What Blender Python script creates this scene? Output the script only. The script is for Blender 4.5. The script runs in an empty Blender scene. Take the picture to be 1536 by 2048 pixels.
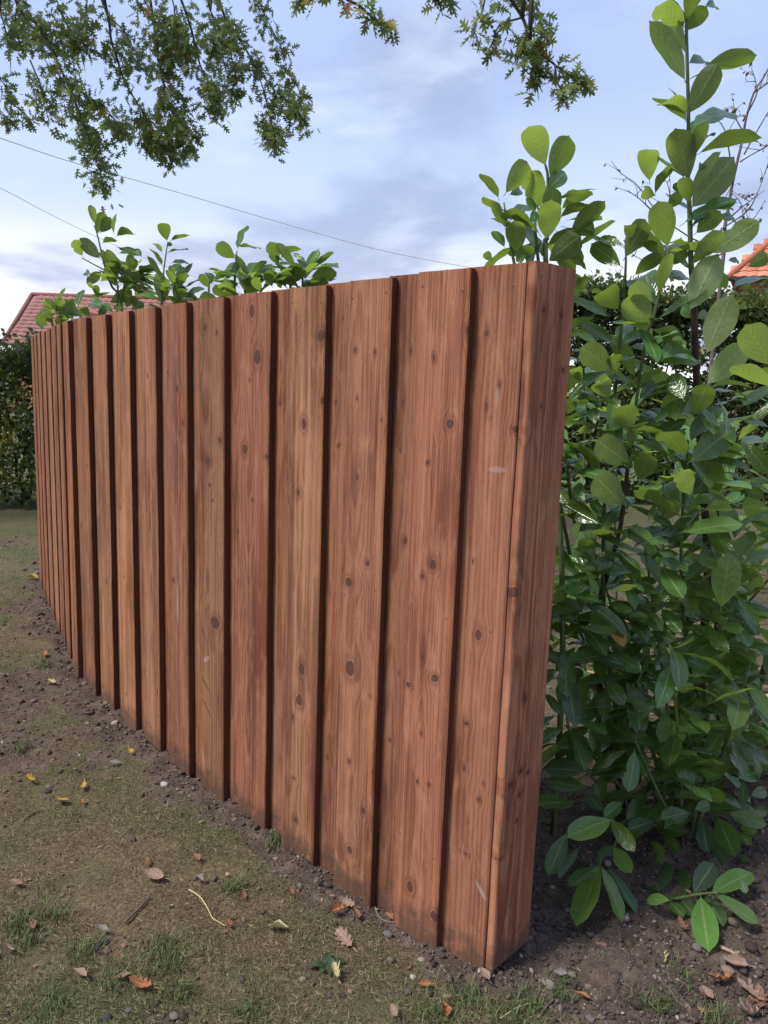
import bpy, math, random
import numpy as np
from mathutils import Matrix, Vector

random.seed(7); RNG = np.random.default_rng(11)
rad = math.radians
SC = bpy.context.scene
COL = SC.collection

# ------------------------------------------------------------------ camera
F_PX, PITCH, ROLL, CAM_H = 1593.86, rad(9.4213), rad(1.9935), 1.5308      # solved from the fence boards (1536 x 2048 frame)
_fw = np.array([0, math.cos(PITCH), -math.sin(PITCH)]); _u0 = np.array([0, math.sin(PITCH), math.cos(PITCH)]); _r0 = np.array([1.0, 0, 0])
_r = math.cos(ROLL)*_r0 + math.sin(ROLL)*_u0; _u = -math.sin(ROLL)*_r0 + math.cos(ROLL)*_u0
CAM = np.array([0, 0, CAM_H])
cam_data = bpy.data.cameras.new('camera'); cam = bpy.data.objects.new('camera', cam_data); COL.objects.link(cam)
m = Matrix(((_r[0], _u[0], -_fw[0], 0), (_r[1], _u[1], -_fw[1], 0), (_r[2], _u[2], -_fw[2], CAM_H), (0, 0, 0, 1)))
cam.matrix_world = m
cam_data.sensor_fit = 'VERTICAL'; cam_data.sensor_height = 36.0; cam_data.lens = F_PX/2048*36.0
cam_data.clip_start = 0.05; cam_data.clip_end = 2000
SC.camera = cam
SC.render.resolution_x, SC.render.resolution_y = 768, 1024

def ray(x, y): return _fw + _r*(x-768)/F_PX + _u*(1024-y)/F_PX
def at(x, y, Y):
    d = ray(x, y); return CAM + d*(Y/d[1])
def on_ground(x, y, z=0.0):
    d = ray(x, y); return CAM + d*((z-CAM_H)/d[2])

# ------------------------------------------------------------------ sky, sun, exposure
SUN_EL, SUN_AZ = rad(55), rad(246)          # azimuth clockwise from +Y: from the left
world = bpy.data.worlds.new('World'); SC.world = world; world.use_nodes = True
def build_world():
    nt = world.node_tree; nt.nodes.clear(); N = nt.nodes.new; L = nt.links.new
    out = N('ShaderNodeOutputWorld'); bg = N('ShaderNodeBackground'); bg.inputs['Strength'].default_value = 0.084
    L(bg.outputs[0], out.inputs[0])
    sky = N('ShaderNodeTexSky'); sky.sky_type = 'NISHITA'; sky.sun_disc = False
    sky.sun_elevation = SUN_EL; sky.sun_rotation = SUN_AZ; sky.dust_density = 2.0; sky.air_density = 1.0
    tc = N('ShaderNodeTexCoord'); sep = N('ShaderNodeSeparateXYZ'); L(tc.outputs['Generated'], sep.inputs[0])
    # flat cloud deck: direction projected on a high plane
    zc = N('ShaderNodeMath'); zc.operation = 'MAXIMUM'; zc.inputs[1].default_value = 0.0; L(sep.outputs[2], zc.inputs[0])
    za = N('ShaderNodeMath'); za.operation = 'ADD'; za.inputs[1].default_value = 0.22; L(zc.outputs[0], za.inputs[0])
    dv = N('ShaderNodeVectorMath'); dv.operation = 'DIVIDE'; cmb = N('ShaderNodeCombineXYZ')
    for i in range(3): L(za.outputs[0], cmb.inputs[i])
    L(tc.outputs['Generated'], dv.inputs[0]); L(cmb.outputs[0], dv.inputs[1])
    mp = N('ShaderNodeMapping'); mp.inputs['Location'].default_value = (2.80, 0.91, 0); mp.inputs['Scale'].default_value = (1, 1, 0); L(dv.outputs[0], mp.inputs[0])
    def noise(scale, detail, rough, dist=0.0):
        n = N('ShaderNodeTexNoise'); n.inputs['Scale'].default_value = scale; n.inputs['Detail'].default_value = detail
        n.inputs['Roughness'].default_value = rough; n.inputs['Distortion'].default_value = dist; L(mp.outputs[0], n.inputs['Vector']); return n
    def ramp(src, stops):
        r = N('ShaderNodeValToRGB'); r.color_ramp.interpolation = 'EASE'; e = r.color_ramp.elements
        e[0].position, e[0].color = stops[0][0], (*stops[0][1], 1); e[1].position, e[1].color = stops[-1][0], (*stops[-1][1], 1)
        for p, c in stops[1:-1]:
            q = e.new(p); q.color = (*c, 1)
        L(src, r.inputs[0]); return r
    def mix(a, b, f, mode='MIX'):
        x = N('ShaderNodeMix'); x.data_type = 'RGBA'; x.blend_type = mode
        for s, v in ((0, f), (6, a), (7, b)):
            if hasattr(v, 'is_linked'): L(v, x.inputs[s])
            elif isinstance(v, (int, float)): x.inputs[s].default_value = v
            else: x.inputs[s].default_value = (*v, 1)
        return x.outputs[2]
    def scal(v): return tuple(10*c for c in v)
    # thin bright cloud veil, whiter near the horizon
    veil = ramp(sep.outputs[2], [(0.0, (1.0, 1.0, 1.0)), (0.10, (0.94, 0.95, 1.0)), (0.20, (0.58, 0.68, 0.95)), (0.33, (0.46, 0.57, 0.90)), (1.0, (0.42, 0.53, 0.86))])
    veil10 = N('ShaderNodeVectorMath'); veil10.operation = 'SCALE'; veil10.inputs['Scale'].default_value = 10.0; L(veil.outputs[0], veil10.inputs[0])
    base = mix(sky.outputs[0], veil10.outputs[0], 0.88)
    n1 = noise(1.25, 5, 0.52, 0.25); f1 = ramp(n1.outputs[0], [(0.45, (0, 0, 0)), (0.64, (0.8, 0.8, 0.8))])
    c1 = mix(base, scal((0.34, 0.405, 0.62)), f1.outputs[0])
    n2 = noise(2.0, 6, 0.6, 0.4); f2 = ramp(n2.outputs[0], [(0.52, (0, 0, 0)), (0.75, (0.40, 0.40, 0.40))])
    c2 = mix(c1, scal((0.80, 0.86, 1.02)), f2.outputs[0])
    L(c2, bg.inputs['Color'])
build_world()
sun_d = bpy.data.lights.new('sun', 'SUN'); sun_d.energy = 3.0; sun_d.angle = rad(14); sun_d.color = (1.0, 0.96, 0.9)
sun = bpy.data.objects.new('sun', sun_d); COL.objects.link(sun)
sv = Vector((math.sin(SUN_AZ)*math.cos(SUN_EL), math.cos(SUN_AZ)*math.cos(SUN_EL), math.sin(SUN_EL)))
sun.rotation_euler = sv.to_track_quat('Z', 'Y').to_euler()
vs = SC.view_settings; vs.view_transform = 'Standard'; vs.look = 'None'; vs.exposure = 0.60; vs.gamma = 1.0; vs.use_curve_mapping = False
SC.cycles.max_bounces = 8; SC.cycles.transparent_max_bounces = 8
SC.cycles.use_adaptive_sampling = True; SC.cycles.use_denoising = True

# ------------------------------------------------------------------ helpers
def tag(o, label=None, cat=None, group=None, kind=None):
    for k, v in (('label', label), ('category', cat), ('group', group), ('kind', kind)):
        if v: o[k] = v
    return o
def empty(name, loc=(0, 0, 0)):
    o = bpy.data.objects.new(name, None); COL.objects.link(o); o.location = loc; o.empty_display_size = 0.1; return o
def link(name, me, mat=None, parent=None, local=None):
    o = bpy.data.objects.new(name, me); COL.objects.link(o)
    if mat is not None and not me.materials: me.materials.append(mat)
    if parent is not None: o.parent = parent
    if local is not None: o.matrix_basis = local
    return o
def mesh_py(name, verts, faces, smooth=False, uv=None):
    me = bpy.data.meshes.new(name); me.from_pydata([tuple(v) for v in verts], [], faces)
    if smooth: me.polygons.foreach_set('use_smooth', [True]*len(me.polygons))
    if uv is not None:
        l = me.uv_layers.new(name='UVMap'); idx = np.empty(len(me.loops), np.int32); me.loops.foreach_get('vertex_index', idx)
        l.data.foreach_set('uv', np.asarray(uv, np.float32)[idx].ravel())
    me.update(); return me
def mesh_np(name, V, T, attrs=None, smooth=False, uv=None):
    """V (n,3), T (k,3 or 4) faces, point attributes {name: (n,)}"""
    V = np.ascontiguousarray(V, np.float32); T = np.ascontiguousarray(T, np.int32); k, s = T.shape
    me = bpy.data.meshes.new(name); me.vertices.add(len(V)); me.vertices.foreach_set('co', V.ravel())
    me.loops.add(k*s); me.loops.foreach_set('vertex_index', T.ravel())
    me.polygons.add(k); me.polygons.foreach_set('loop_start', np.arange(0, k*s, s, dtype=np.int32))
    me.polygons.foreach_set('loop_total', np.full(k, s, np.int32))
    if smooth: me.polygons.foreach_set('use_smooth', np.ones(k, bool))
    for a, v in (attrs or {}).items():
        at_ = me.attributes.new(a, 'FLOAT', 'POINT'); at_.data.foreach_set('value', np.ascontiguousarray(v, np.float32))
    if uv is not None:
        l = me.uv_layers.new(name='UVMap'); l.data.foreach_set('uv', np.asarray(uv, np.float32)[T.ravel()].ravel())
    me.update(calc_edges=True); me.validate(); return me
def scatter_np(tv, tf, mats, locs):
    """copies of a template: tv (n,3), tf (k,s); mats (m,3,3) columns = axes; locs (m,3)"""
    V = np.einsum('mij,nj->mni', mats, tv) + locs[:, None, :]
    n = len(tv); T = (tf[None] + (np.arange(len(mats))*n)[:, None, None]).reshape(-1, tf.shape[1])
    return V.reshape(-1, 3), T
def tube(path, radii, sides=6, cap=True):
    path = [np.asarray(p, float) for p in path]; n = len(path); V = []; Fc = []
    if np.isscalar(radii): radii = [radii]*n
    ref = np.array([0.3, 0.2, 0.93])
    for i, p in enumerate(path):
        t = path[min(i+1, n-1)] - path[max(i-1, 0)]; t = t/(np.linalg.norm(t)+1e-9)
        a = np.cross(t, ref)
        if np.linalg.norm(a) < 1e-3: a = np.cross(t, [1, 0, 0])
        a /= np.linalg.norm(a); b = np.cross(t, a)
        for k in range(sides):
            g = 2*math.pi*k/sides; V.append(p + radii[i]*(math.cos(g)*a + math.sin(g)*b))
    for i in range(n-1):
        for k in range(sides):
            k2 = (k+1) % sides; Fc.append((i*sides+k, i*sides+k2, (i+1)*sides+k2, (i+1)*sides+k))
    if cap: Fc.append(tuple(range(sides))[::-1]); Fc.append(tuple((n-1)*sides+k for k in range(sides)))
    return V, Fc
def smooth_path(pts, n):
    """Catmull-Rom resample"""
    P = np.asarray(pts, float)
    if len(P) < 3: return [P[0]+(P[-1]-P[0])*t for t in np.linspace(0, 1, n)]
    Q = np.vstack([2*P[0]-P[1], P, 2*P[-1]-P[-2]]); out = []
    for s in np.linspace(0, len(P)-1-1e-6, n):
        i = int(s); t = s-i; a, b, c, d = Q[i], Q[i+1], Q[i+2], Q[i+3]
        out.append(0.5*((2*b)+(c-a)*t+(2*a-5*b+4*c-d)*t*t+(3*b-a-3*c+d)*t**3))
    return out
def box(x0, x1, y0, y1, z0, z1):
    V = [(x, y, z) for z in (z0, z1) for y in (y0, y1) for x in (x0, x1)]
    return V, [(0, 2, 3, 1), (4, 5, 7, 6), (0, 1, 5, 4), (2, 6, 7, 3), (0, 4, 6, 2), (1, 3, 7, 5)]

class NT:
    """tiny node builder"""
    def __init__(s, name):
        s.mat = bpy.data.materials.new(name); s.mat.use_nodes = True; s.nt = s.mat.node_tree; s.nt.nodes.clear(); s.out = s.nt.nodes.new('ShaderNodeOutputMaterial')
    def n(s, t, **kw):
        x = s.nt.nodes.new(t)
        for k, v in kw.items(): setattr(x, k, v)
        return x
    def put(s, sock, v):
        if v is None: return
        if hasattr(v, 'is_linked'): s.nt.links.new(v, sock)
        elif isinstance(v, tuple) and sock.type == 'RGBA' and len(v) == 3: sock.default_value = (*v, 1)
        else: sock.default_value = v
    def math(s, op, a, b=None, c=None, clamp=False):
        x = s.n('ShaderNodeMath', operation=op, use_clamp=clamp)
        for i, v in enumerate((a, b, c)): s.put(x.inputs[i], v)
        return x.outputs[0]
    def vmath(s, op, a, b=None, scale=None):
        x = s.n('ShaderNodeVectorMath', operation=op); s.put(x.inputs[0], a); s.put(x.inputs[1], b)
        if scale is not None: s.put(x.inputs['Scale'], scale)
        return x.outputs['Value'] if op in ('LENGTH', 'DOT_PRODUCT', 'DISTANCE') else x.outputs[0]
    def sep(s, v):
        x = s.n('ShaderNodeSeparateXYZ'); s.put(x.inputs[0], v); return x.outputs
    def comb(s, a, b, c):
        x = s.n('ShaderNodeCombineXYZ')
        for i, v in enumerate((a, b, c)): s.put(x.inputs[i], v)
        return x.outputs[0]
    def noise(s, vec, scale, detail=3, rough=0.55, dist=0.0, col=False):
        x = s.n('ShaderNodeTexNoise'); s.put(x.inputs['Vector'], vec); s.put(x.inputs['Scale'], scale); x.inputs['Detail'].default_value = detail
        x.inputs['Roughness'].default_value = rough; x.inputs['Distortion'].default_value = dist; return x.outputs[1 if col else 0]
    def voro(s, vec, scale, out='Distance', rnd=1.0, feature='F1'):
        x = s.n('ShaderNodeTexVoronoi', feature=feature); s.put(x.inputs['Vector'], vec); x.inputs['Scale'].default_value = scale; x.inputs['Randomness'].default_value = rnd; return x.outputs[out]
    def ramp(s, f, stops, interp='LINEAR'):
        x = s.n('ShaderNodeValToRGB'); x.color_ramp.interpolation = interp; e = x.color_ramp.elements
        c4 = lambda c: (c, c, c, 1) if isinstance(c, (int, float)) else (*c, 1)
        e[0].position, e[0].color = stops[0][0], c4(stops[0][1]); e[1].position, e[1].color = stops[-1][0], c4(stops[-1][1])
        for p, c in stops[1:-1]: e.new(p).color = c4(c)
        s.put(x.inputs[0], f); return x.outputs[0]
    def map(s, v, a, b, c=0.0, d=1.0, smooth=False):
        x = s.n('ShaderNodeMapRange', interpolation_type='SMOOTHSTEP' if smooth else 'LINEAR')
        for i, q in enumerate((v, a, b, c, d)): s.put(x.inputs[i], q)
        return x.outputs[0]
    def mix(s, a, b, f, mode='MIX'):
        x = s.n('ShaderNodeMix', data_type='RGBA', blend_type=mode); s.put(x.inputs[0], f); s.put(x.inputs[6], a); s.put(x.inputs[7], b); return x.outputs[2]
    def bump(s, h, strength=0.3, dist=0.01):
        x = s.n('ShaderNodeBump'); s.put(x.inputs['Strength'], strength); s.put(x.inputs['Distance'], dist); s.put(x.inputs['Height'], h); return x.outputs[0]
    def attr(s, name): return s.n('ShaderNodeAttribute', attribute_name=name).outputs['Fac']
    def obj(s): return s.n('ShaderNodeTexCoord').outputs['Object']
    def uv(s): return s.n('ShaderNodeTexCoord').outputs['UV']
    def rnd(s): return s.n('ShaderNodeObjectInfo').outputs['Random']
    def bsdf(s, col, rough=0.7, normal=None, spec=0.5, **kw):
        x = s.n('ShaderNodeBsdfPrincipled'); s.put(x.inputs['Base Color'], col); s.put(x.inputs['Roughness'], rough); s.put(x.inputs['Normal'], normal)
        s.put(x.inputs['Specular IOR Level'], spec)
        for k, v in kw.items(): s.put(x.inputs[k], v)
        return x.outputs[0]
    def end(s, sh): s.nt.links.new(sh, s.out.inputs[0]); return s.mat
    def mixsh(s, a, b, f):
        x = s.n('ShaderNodeMixShader'); s.put(x.inputs[0], f); s.nt.links.new(a, x.inputs[1]); s.nt.links.new(b, x.inputs[2]); return x.outputs[0]

# ------------------------------------------------------------------ fence line (plan)
FR = np.array([(0.184,1.968),(-0.002,2.146),(-0.188,2.331),(-0.371,2.517),(-0.552,2.702),(-0.725,2.888),(-0.890,3.080),(-1.053,3.275),(-1.213,3.470),(-1.370,3.664),
               (-1.528,3.856),(-1.657,4.085),(-1.776,4.309),(-1.897,4.528),(-2.020,4.750),(-2.146,4.977),(-2.267,5.206),(-2.390,5.438)])   # right front edge of each front board
FENCE_END = np.array((0.305, 1.890))
_poly = np.vstack([FENCE_END[None]+np.array([[0.02, -0.015]]), FR, FR[-1:]+(FR[-1:]-FR[-2:-1])*0.8])
def fence_dist(P):
    """signed distance to the fence line (positive = camera side), P (n,2)"""
    best = np.full(len(P), 1e9); sgn = np.ones(len(P))
    for a, b in zip(_poly[:-1], _poly[1:]):
        d = b-a; t = np.clip(((P-a)@d)/(d@d), 0, 1); q = a+t[:, None]*d; e = P-q; dist = np.hypot(e[:, 0], e[:, 1])
        c = d[0]*e[:, 1]-d[1]*e[:, 0]; upd = dist < best
        best = np.where(upd, dist, best); sgn = np.where(upd, np.where(c > 0, 1.0, -1.0), sgn)
    return best*sgn
# value noise for numpy
_perm = RNG.random((256, 256))
def vnoise(x, y, s, oct=3):
    v = np.zeros_like(x, dtype=float); a = 1.0; tot = 0
    for o in range(oct):
        X = x*s+17.3*o; Y = y*s+9.1*o; xi = np.floor(X).astype(int); yi = np.floor(Y).astype(int); fx = X-xi; fy = Y-yi
        fx = fx*fx*(3-2*fx); fy = fy*fy*(3-2*fy); g = lambda i, j: _perm[(xi+i) & 255, (yi+j) & 255]
        v += a*((g(0, 0)*(1-fx)+g(1, 0)*fx)*(1-fy)+(g(0, 1)*(1-fx)+g(1, 1)*fx)*fy); tot += a; a *= 0.5; s *= 2
    return v/tot
def soil_mask(x, y):
    """1 = bare dug soil (along the fence and round the laurels), 0 = worn lawn"""
    d = fence_dist(np.stack([x, y], 1)); n = vnoise(x, y, 3.5, 4)
    front = np.clip(1.25-(np.abs(d)/(0.05+0.40*np.clip(n-0.30, 0, 1))), 0, 1)*(d > 0)
    back = np.clip(1.6-np.abs(d)/0.55, 0, 1)*(d <= 0)
    pat = np.clip((vnoise(x+31, y+5, 1.6, 4)-0.56)*5, 0, 0.55)
    rt = np.clip((x-0.28-0.25*n)*3.0, 0, 1)*np.clip((3.3-y)*1.5, 0, 1)
    return np.clip(np.maximum.reduce([front, back, pat, rt*0.95]), 0, 1)
def ground_z(x, y):
    x = np.asarray(x, float); y = np.asarray(y, float); shp = x.shape; x = x.ravel(); y = y.ravel()
    s = soil_mask(x, y); near = np.clip((9-np.hypot(x, y))/4, 0, 1)
    z = near*((vnoise(x, y, 1.3, 2)-0.5)*0.035+(vnoise(x, y, 9, 3)-0.5)*(0.018+0.03*s)+(vnoise(x, y, 30, 3)-0.5)*(0.008+0.028*s))
    z += np.exp(-(((x-0.9)/0.35)**2+((y-2.75)/0.5)**2))*0.03 - 0.012
    return z.reshape(shp)
def gpt(px, py):
    p = on_ground(px, py)
    for _ in range(2): p = on_ground(px, py, float(ground_z(np.array([p[0]]), np.array([p[1]]))[0]))
    return p

# ------------------------------------------------------------------ ground sheet
def ground_material():
    b = NT('worn_lawn_soil'); P = b.obj(); soil = b.attr('soil')
    n1 = b.noise(P, 2.2, 5, 0.6); n2 = b.noise(P, 14, 5, 0.65); n3 = b.noise(P, 90, 4, 0.7); n4 = b.noise(P, 240, 3, 0.7)
    dirt = b.ramp(n2, [(0.3, (0.060, 0.042, 0.032)), (0.55, (0.115, 0.083, 0.064)), (0.75, (0.175, 0.131, 0.102))])
    dirt = b.mix(dirt, (0.20, 0.16, 0.13), b.map(n3, 0.60, 0.80, 0, 0.6))
    thatch = b.ramp(n3, [(0.3, (0.060, 0.042, 0.026)), (0.5, (0.132, 0.098, 0.058)), (0.72, (0.24, 0.185, 0.11))])
    green = b.ramp(n3, [(0.3, (0.034, 0.046, 0.018)), (0.6, (0.076, 0.098, 0.036)), (0.8, (0.13, 0.15, 0.06))])
    lawn = b.mix(thatch, green, b.map(n1, 0.45, 0.64, 0.0, 0.7))
    far = b.math('LENGTH', 0) if False else b.map(b.vmath('LENGTH', P), 6, 14, 0, 0.75)
    lawn = b.mix(lawn, (0.035, 0.028, 0.02), b.map(n4, 0.50, 0.32, 0, 0.7)); lawn = b.mix(lawn, (0.30, 0.24, 0.15), b.map(n4, 0.56, 0.70, 0, 0.6)); lawn = b.mix(lawn, (0.10, 0.125, 0.04), far)
    dirt = b.mix(dirt, (0.035, 0.026, 0.022), b.map(n4, 0.48, 0.30, 0, 0.8))
    f = b.math('ADD', soil, b.map(n2, 0.3, 0.7, -0.24, 0.56)); f = b.map(f, 0.35, 0.65, 0, 1, True)
    col = b.mix(lawn, dirt, f)
    h = b.math('ADD', b.math('MULTIPLY', n3, 0.7), b.math('MULTIPLY', n4, 0.3))
    return b.end(b.bsdf(col, 0.95, b.bump(h, 0.9, 0.012), 0.2))
def axis(lo, hi, step, far, grow=1.18):
    a = list(np.arange(lo, hi+1e-6, step)); s = step; x = a[-1]
    while x < far[1]: s *= grow; x += s; a.append(x)
    s = step; x = a[0]
    while x > far[0]: s *= grow; x -= s; a.insert(0, x)
    return np.array(a)
def build_ground():
    xs = axis(-3.2, 2.6, 0.018, (-400, 400)); ys = axis(1.2, 5.4, 0.018, (-60, 900))
    X, Y = np.meshgrid(xs, ys); V = np.stack([X.ravel(), Y.ravel(), ground_z(X, Y).ravel()], 1)
    nx, ny = len(xs), len(ys); i = np.arange((nx-1)*(ny-1)); r, c = i//(nx-1), i % (nx-1); a = r*nx+c
    Fc = np.stack([a, a+1, a+nx+1, a+nx], 1)
    me = mesh_np('ground', V, Fc, {'soil': soil_mask(V[:, 0], V[:, 1])}, True)
    tag(link('ground', me, ground_material()), 'worn patchy lawn and bare dug soil', kind='structure')
build_ground()

# ------------------------------------------------------------------ fence
def knot_group():
    g = bpy.data.node_groups.new('knot', 'ShaderNodeTree'); I = g.interface
    for nme, t in (('P', 'NodeSocketVector'), ('U', 'NodeSocketFloat'), ('Core', 'NodeSocketFloat'), ('Halo', 'NodeSocketFloat'), ('C', 'NodeSocketVector'), ('S', 'NodeSocketVector')):
        I.new_socket(nme, in_out='INPUT', socket_type=t)
    for nme in ('U', 'Core', 'Halo'): I.new_socket(nme, in_out='OUTPUT', socket_type='NodeSocketFloat')
    gi = g.nodes.new('NodeGroupInput'); go = g.nodes.new('NodeGroupOutput'); L = g.links.new
    def vm(op, a, b_):
        x = g.nodes.new('ShaderNodeVectorMath'); x.operation = op; L(a, x.inputs[0]); 
        if b_ is not None: L(b_, x.inputs[1])
        return x
    def mt(op, a, b_):
        x = g.nodes.new('ShaderNodeMath'); x.operation = op
        for k, v in enumerate((a, b_)):
            if hasattr(v, 'is_linked'): L(v, x.inputs[k])
            elif v is not None: x.inputs[k].default_value = v
        return x.outputs[0]
    d = vm('SUBTRACT', gi.outputs['P'], gi.outputs['C']).outputs[0]; dn = vm('MULTIPLY', d, gi.outputs['S']).outputs[0]
    r = vm('LENGTH', dn, None).outputs['Value']
    def mr(a, x0, x1, y0, y1):
        x = g.nodes.new('ShaderNodeMapRange'); x.interpolation_type = 'SMOOTHSTEP'; L(a, x.inputs[0])
        for k, v in enumerate((x0, x1, y0, y1)): x.inputs[k+1].default_value = v
        return x.outputs[0]
    core = mr(r, 0.78, 1.02, 1.0, 0.0); ringa = mr(r, 0.95, 1.25, 0.0, 1.0); halo = mr(r, 1.1, 2.4, 1.0, 0.0)
    sx = g.nodes.new('ShaderNodeSeparateXYZ'); L(d, sx.inputs[0])
    w = mr(r, 0.0, 5.5, 0.9, 0.0); du = mt('MULTIPLY', sx.outputs[0], w)
    L(mt('SUBTRACT', gi.outputs['U'], du), go.inputs['U'])
    L(mt('MAXIMUM', gi.outputs['Core'], core), go.inputs['Core'])
    L(mt('MAXIMUM', gi.outputs['Halo'], mt('MULTIPLY', halo, ringa)), go.inputs['Halo'])
    return g
KNOT = knot_group()
def wood(name, seed, knots, tint=1.0, red=0.0, depth=0.05, xc=0.08, freq=105, scuffs=(), gold=0.0):
    b = NT(name); rr = random.Random(seed); P = b.obj()
    px = b.sep(P)
    flat = b.comb(px[0], 0.0, px[2])
    off = (rr.uniform(-9, 9), rr.uniform(-9, 9), rr.uniform(-9, 9))
    Ps = b.vmath('ADD', P, off)
    slow = b.noise(b.vmath('MULTIPLY', Ps, (3.0, 3.0, 0.9)), 1.0, 2, 0.5)
    wob = b.noise(b.vmath('MULTIPLY', Ps, (55, 55, 24)), 1.0, 3, 0.6)
    flatw = b.vmath('ADD', flat, b.comb(b.math('MULTIPLY', b.math('SUBTRACT', wob, 0.5), 0.011), 0.0, b.math('MULTIPLY', b.math('SUBTRACT', wob, 0.5), 0.020)))
    U, core, halo = px[0], 0.0, 0.0
    for (kx, kz, a, c) in knots:
        k = b.n('ShaderNodeGroup', node_tree=KNOT); b.put(k.inputs['P'], flatw); b.put(k.inputs['U'], U); b.put(k.inputs['Core'], core); b.put(k.inputs['Halo'], halo)
        k.inputs['C'].default_value = (kx, 0, kz); k.inputs['S'].default_value = (1/a, 0, 1/c)
        U, core, halo = k.outputs['U'], k.outputs['Core'], k.outputs['Halo']
    # annual rings cut by the board face: pith lies `depth` behind the face
    u = b.math('SUBTRACT', U, xc); dep = b.math('ADD', b.math('MULTIPLY', b.math('SUBTRACT', slow, 0.5), 0.09), depth)
    R = b.math('SQRT', b.math('ADD', b.math('MULTIPLY', u, u), b.math('MULTIPLY', dep, dep)))
    R = b.math('ADD', R, b.math('MULTIPLY', px[2], rr.uniform(-0.006, 0.006)))
    fine = b.noise(b.vmath('MULTIPLY', Ps, (260, 260, 7)), 1.0, 3, 0.6)
    Rn = b.math('ADD', b.math('MULTIPLY', R, freq), b.math('MULTIPLY', b.math('SUBTRACT', fine, 0.5), 0.35))
    saw = b.math('FRACT', Rn); late = b.math('MULTIPLY', b.map(saw, 0.35, 0.88, 0, 1, True), b.map(saw, 0.90, 1.0, 1, 0, True))
    stain = b.noise(b.vmath('MULTIPLY', Ps, (9, 9, 1.6)), 1.0, 4, 0.55); blot = b.noise(b.vmath('MULTIPLY', Ps, (28, 28, 9)), 1.0, 4, 0.6)
    light = tuple(tint*c for c in (0.322+red*0.35, 0.138+gold*0.012, 0.074)); dark = tuple(tint*c for c in (0.108+red*0.3, 0.034, 0.017))
    col = b.mix(light, dark, b.math('MULTIPLY', late, b.map(stain, 0.3, 0.7, 0.35, 0.75)))
    col = b.mix(col, tuple(tint*c for c in (0.108, 0.034, 0.018)), b.map(stain, 0.44, 0.72, 0, 0.85))
    col = b.mix(col, tuple(tint*c for c in (0.41, 0.195, 0.112)), b.map(blot, 0.52, 0.76, 0, 0.75))
    band = b.noise(b.vmath('MULTIPLY', Ps, (75, 75, 1.3)), 1.0, 2, 0.5)
    col = b.mix(col, tuple(tint*c for c in (0.43, 0.205, 0.112)), b.map(band, 0.54, 0.72, 0, 0.5+gold*0.3)); col = b.mix(col, tuple(tint*c for c in (0.12, 0.038, 0.021)), b.map(band, 0.46, 0.28, 0, 0.6))
    fib = b.noise(b.vmath('MULTIPLY', Ps, (700, 700, 22)), 1.0, 2, 0.6)
    col = b.mix(col, (0.09, 0.035, 0.022), b.map(fib, 0.55, 0.78, 0, 0.65))
    # furry rough-sawn streaks
    fur = b.math('MULTIPLY', b.noise(b.vmath('MULTIPLY', Ps, (420, 420, 130)), 1.0, 2, 0.7), b.map(b.noise(b.vmath('MULTIPLY', Ps, (22, 22, 2.0)), 1.0, 3, 0.5), 0.5, 0.66, 0, 1))
    col = b.mix(col, (0.10, 0.040, 0.028), b.map(fur, 0.45, 0.68, 0, 0.7))
    col = b.mix(col, (0.15, 0.05, 0.032), b.math('MULTIPLY', halo, 0.5))
    kc = b.mix((0.050, 0.018, 0.013), (0.12, 0.055, 0.042), b.noise(Ps, 160, 2))
    col = b.mix(col, kc, b.math('MULTIPLY', core, 0.9))
    for sc_ in scuffs:
        (sx, sz, a, c, ang, amt) = sc_[:6]; scol = sc_[6] if len(sc_) > 6 else (0.42, 0.36, 0.32)
        q = b.vmath('SUBTRACT', flat, (sx, 0, sz)); qs = b.sep(q); ca, sa = math.cos(ang), math.sin(ang)
        e1 = b.math('ADD', b.math('MULTIPLY', qs[0], ca/a), b.math('MULTIPLY', qs[2], sa/a)); e2 = b.math('ADD', b.math('MULTIPLY', qs[0], -sa/c), b.math('MULTIPLY', qs[2], ca/c))
        r = b.math('SQRT', b.math('ADD', b.math('MULTIPLY', e1, e1), b.math('MULTIPLY', e2, e2)))
        f = b.math('MULTIPLY', b.map(r, 0.6, 1.1, amt, 0, True), b.map(fib, 0.3, 0.6, 0.3, 1)); col = b.mix(col, scol, f)
    mud = b.math('MULTIPLY', b.map(px[2], 0.02, 0.16, 1, 0), b.noise(Ps, 24, 5, 0.7)); col = b.mix(col, (0.075, 0.050, 0.038), b.map(mud, 0.28, 0.5, 0, 0.75))
    h = b.math('ADD', b.math('MULTIPLY', fib, 0.5), b.math('MULTIPLY', fur, 0.8))
    return b.end(b.bsdf(col, b.map(fine, 0.3, 0.7, 0.68, 0.85), b.bump(h, 0.7, 0.0025), 0.18))

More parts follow.
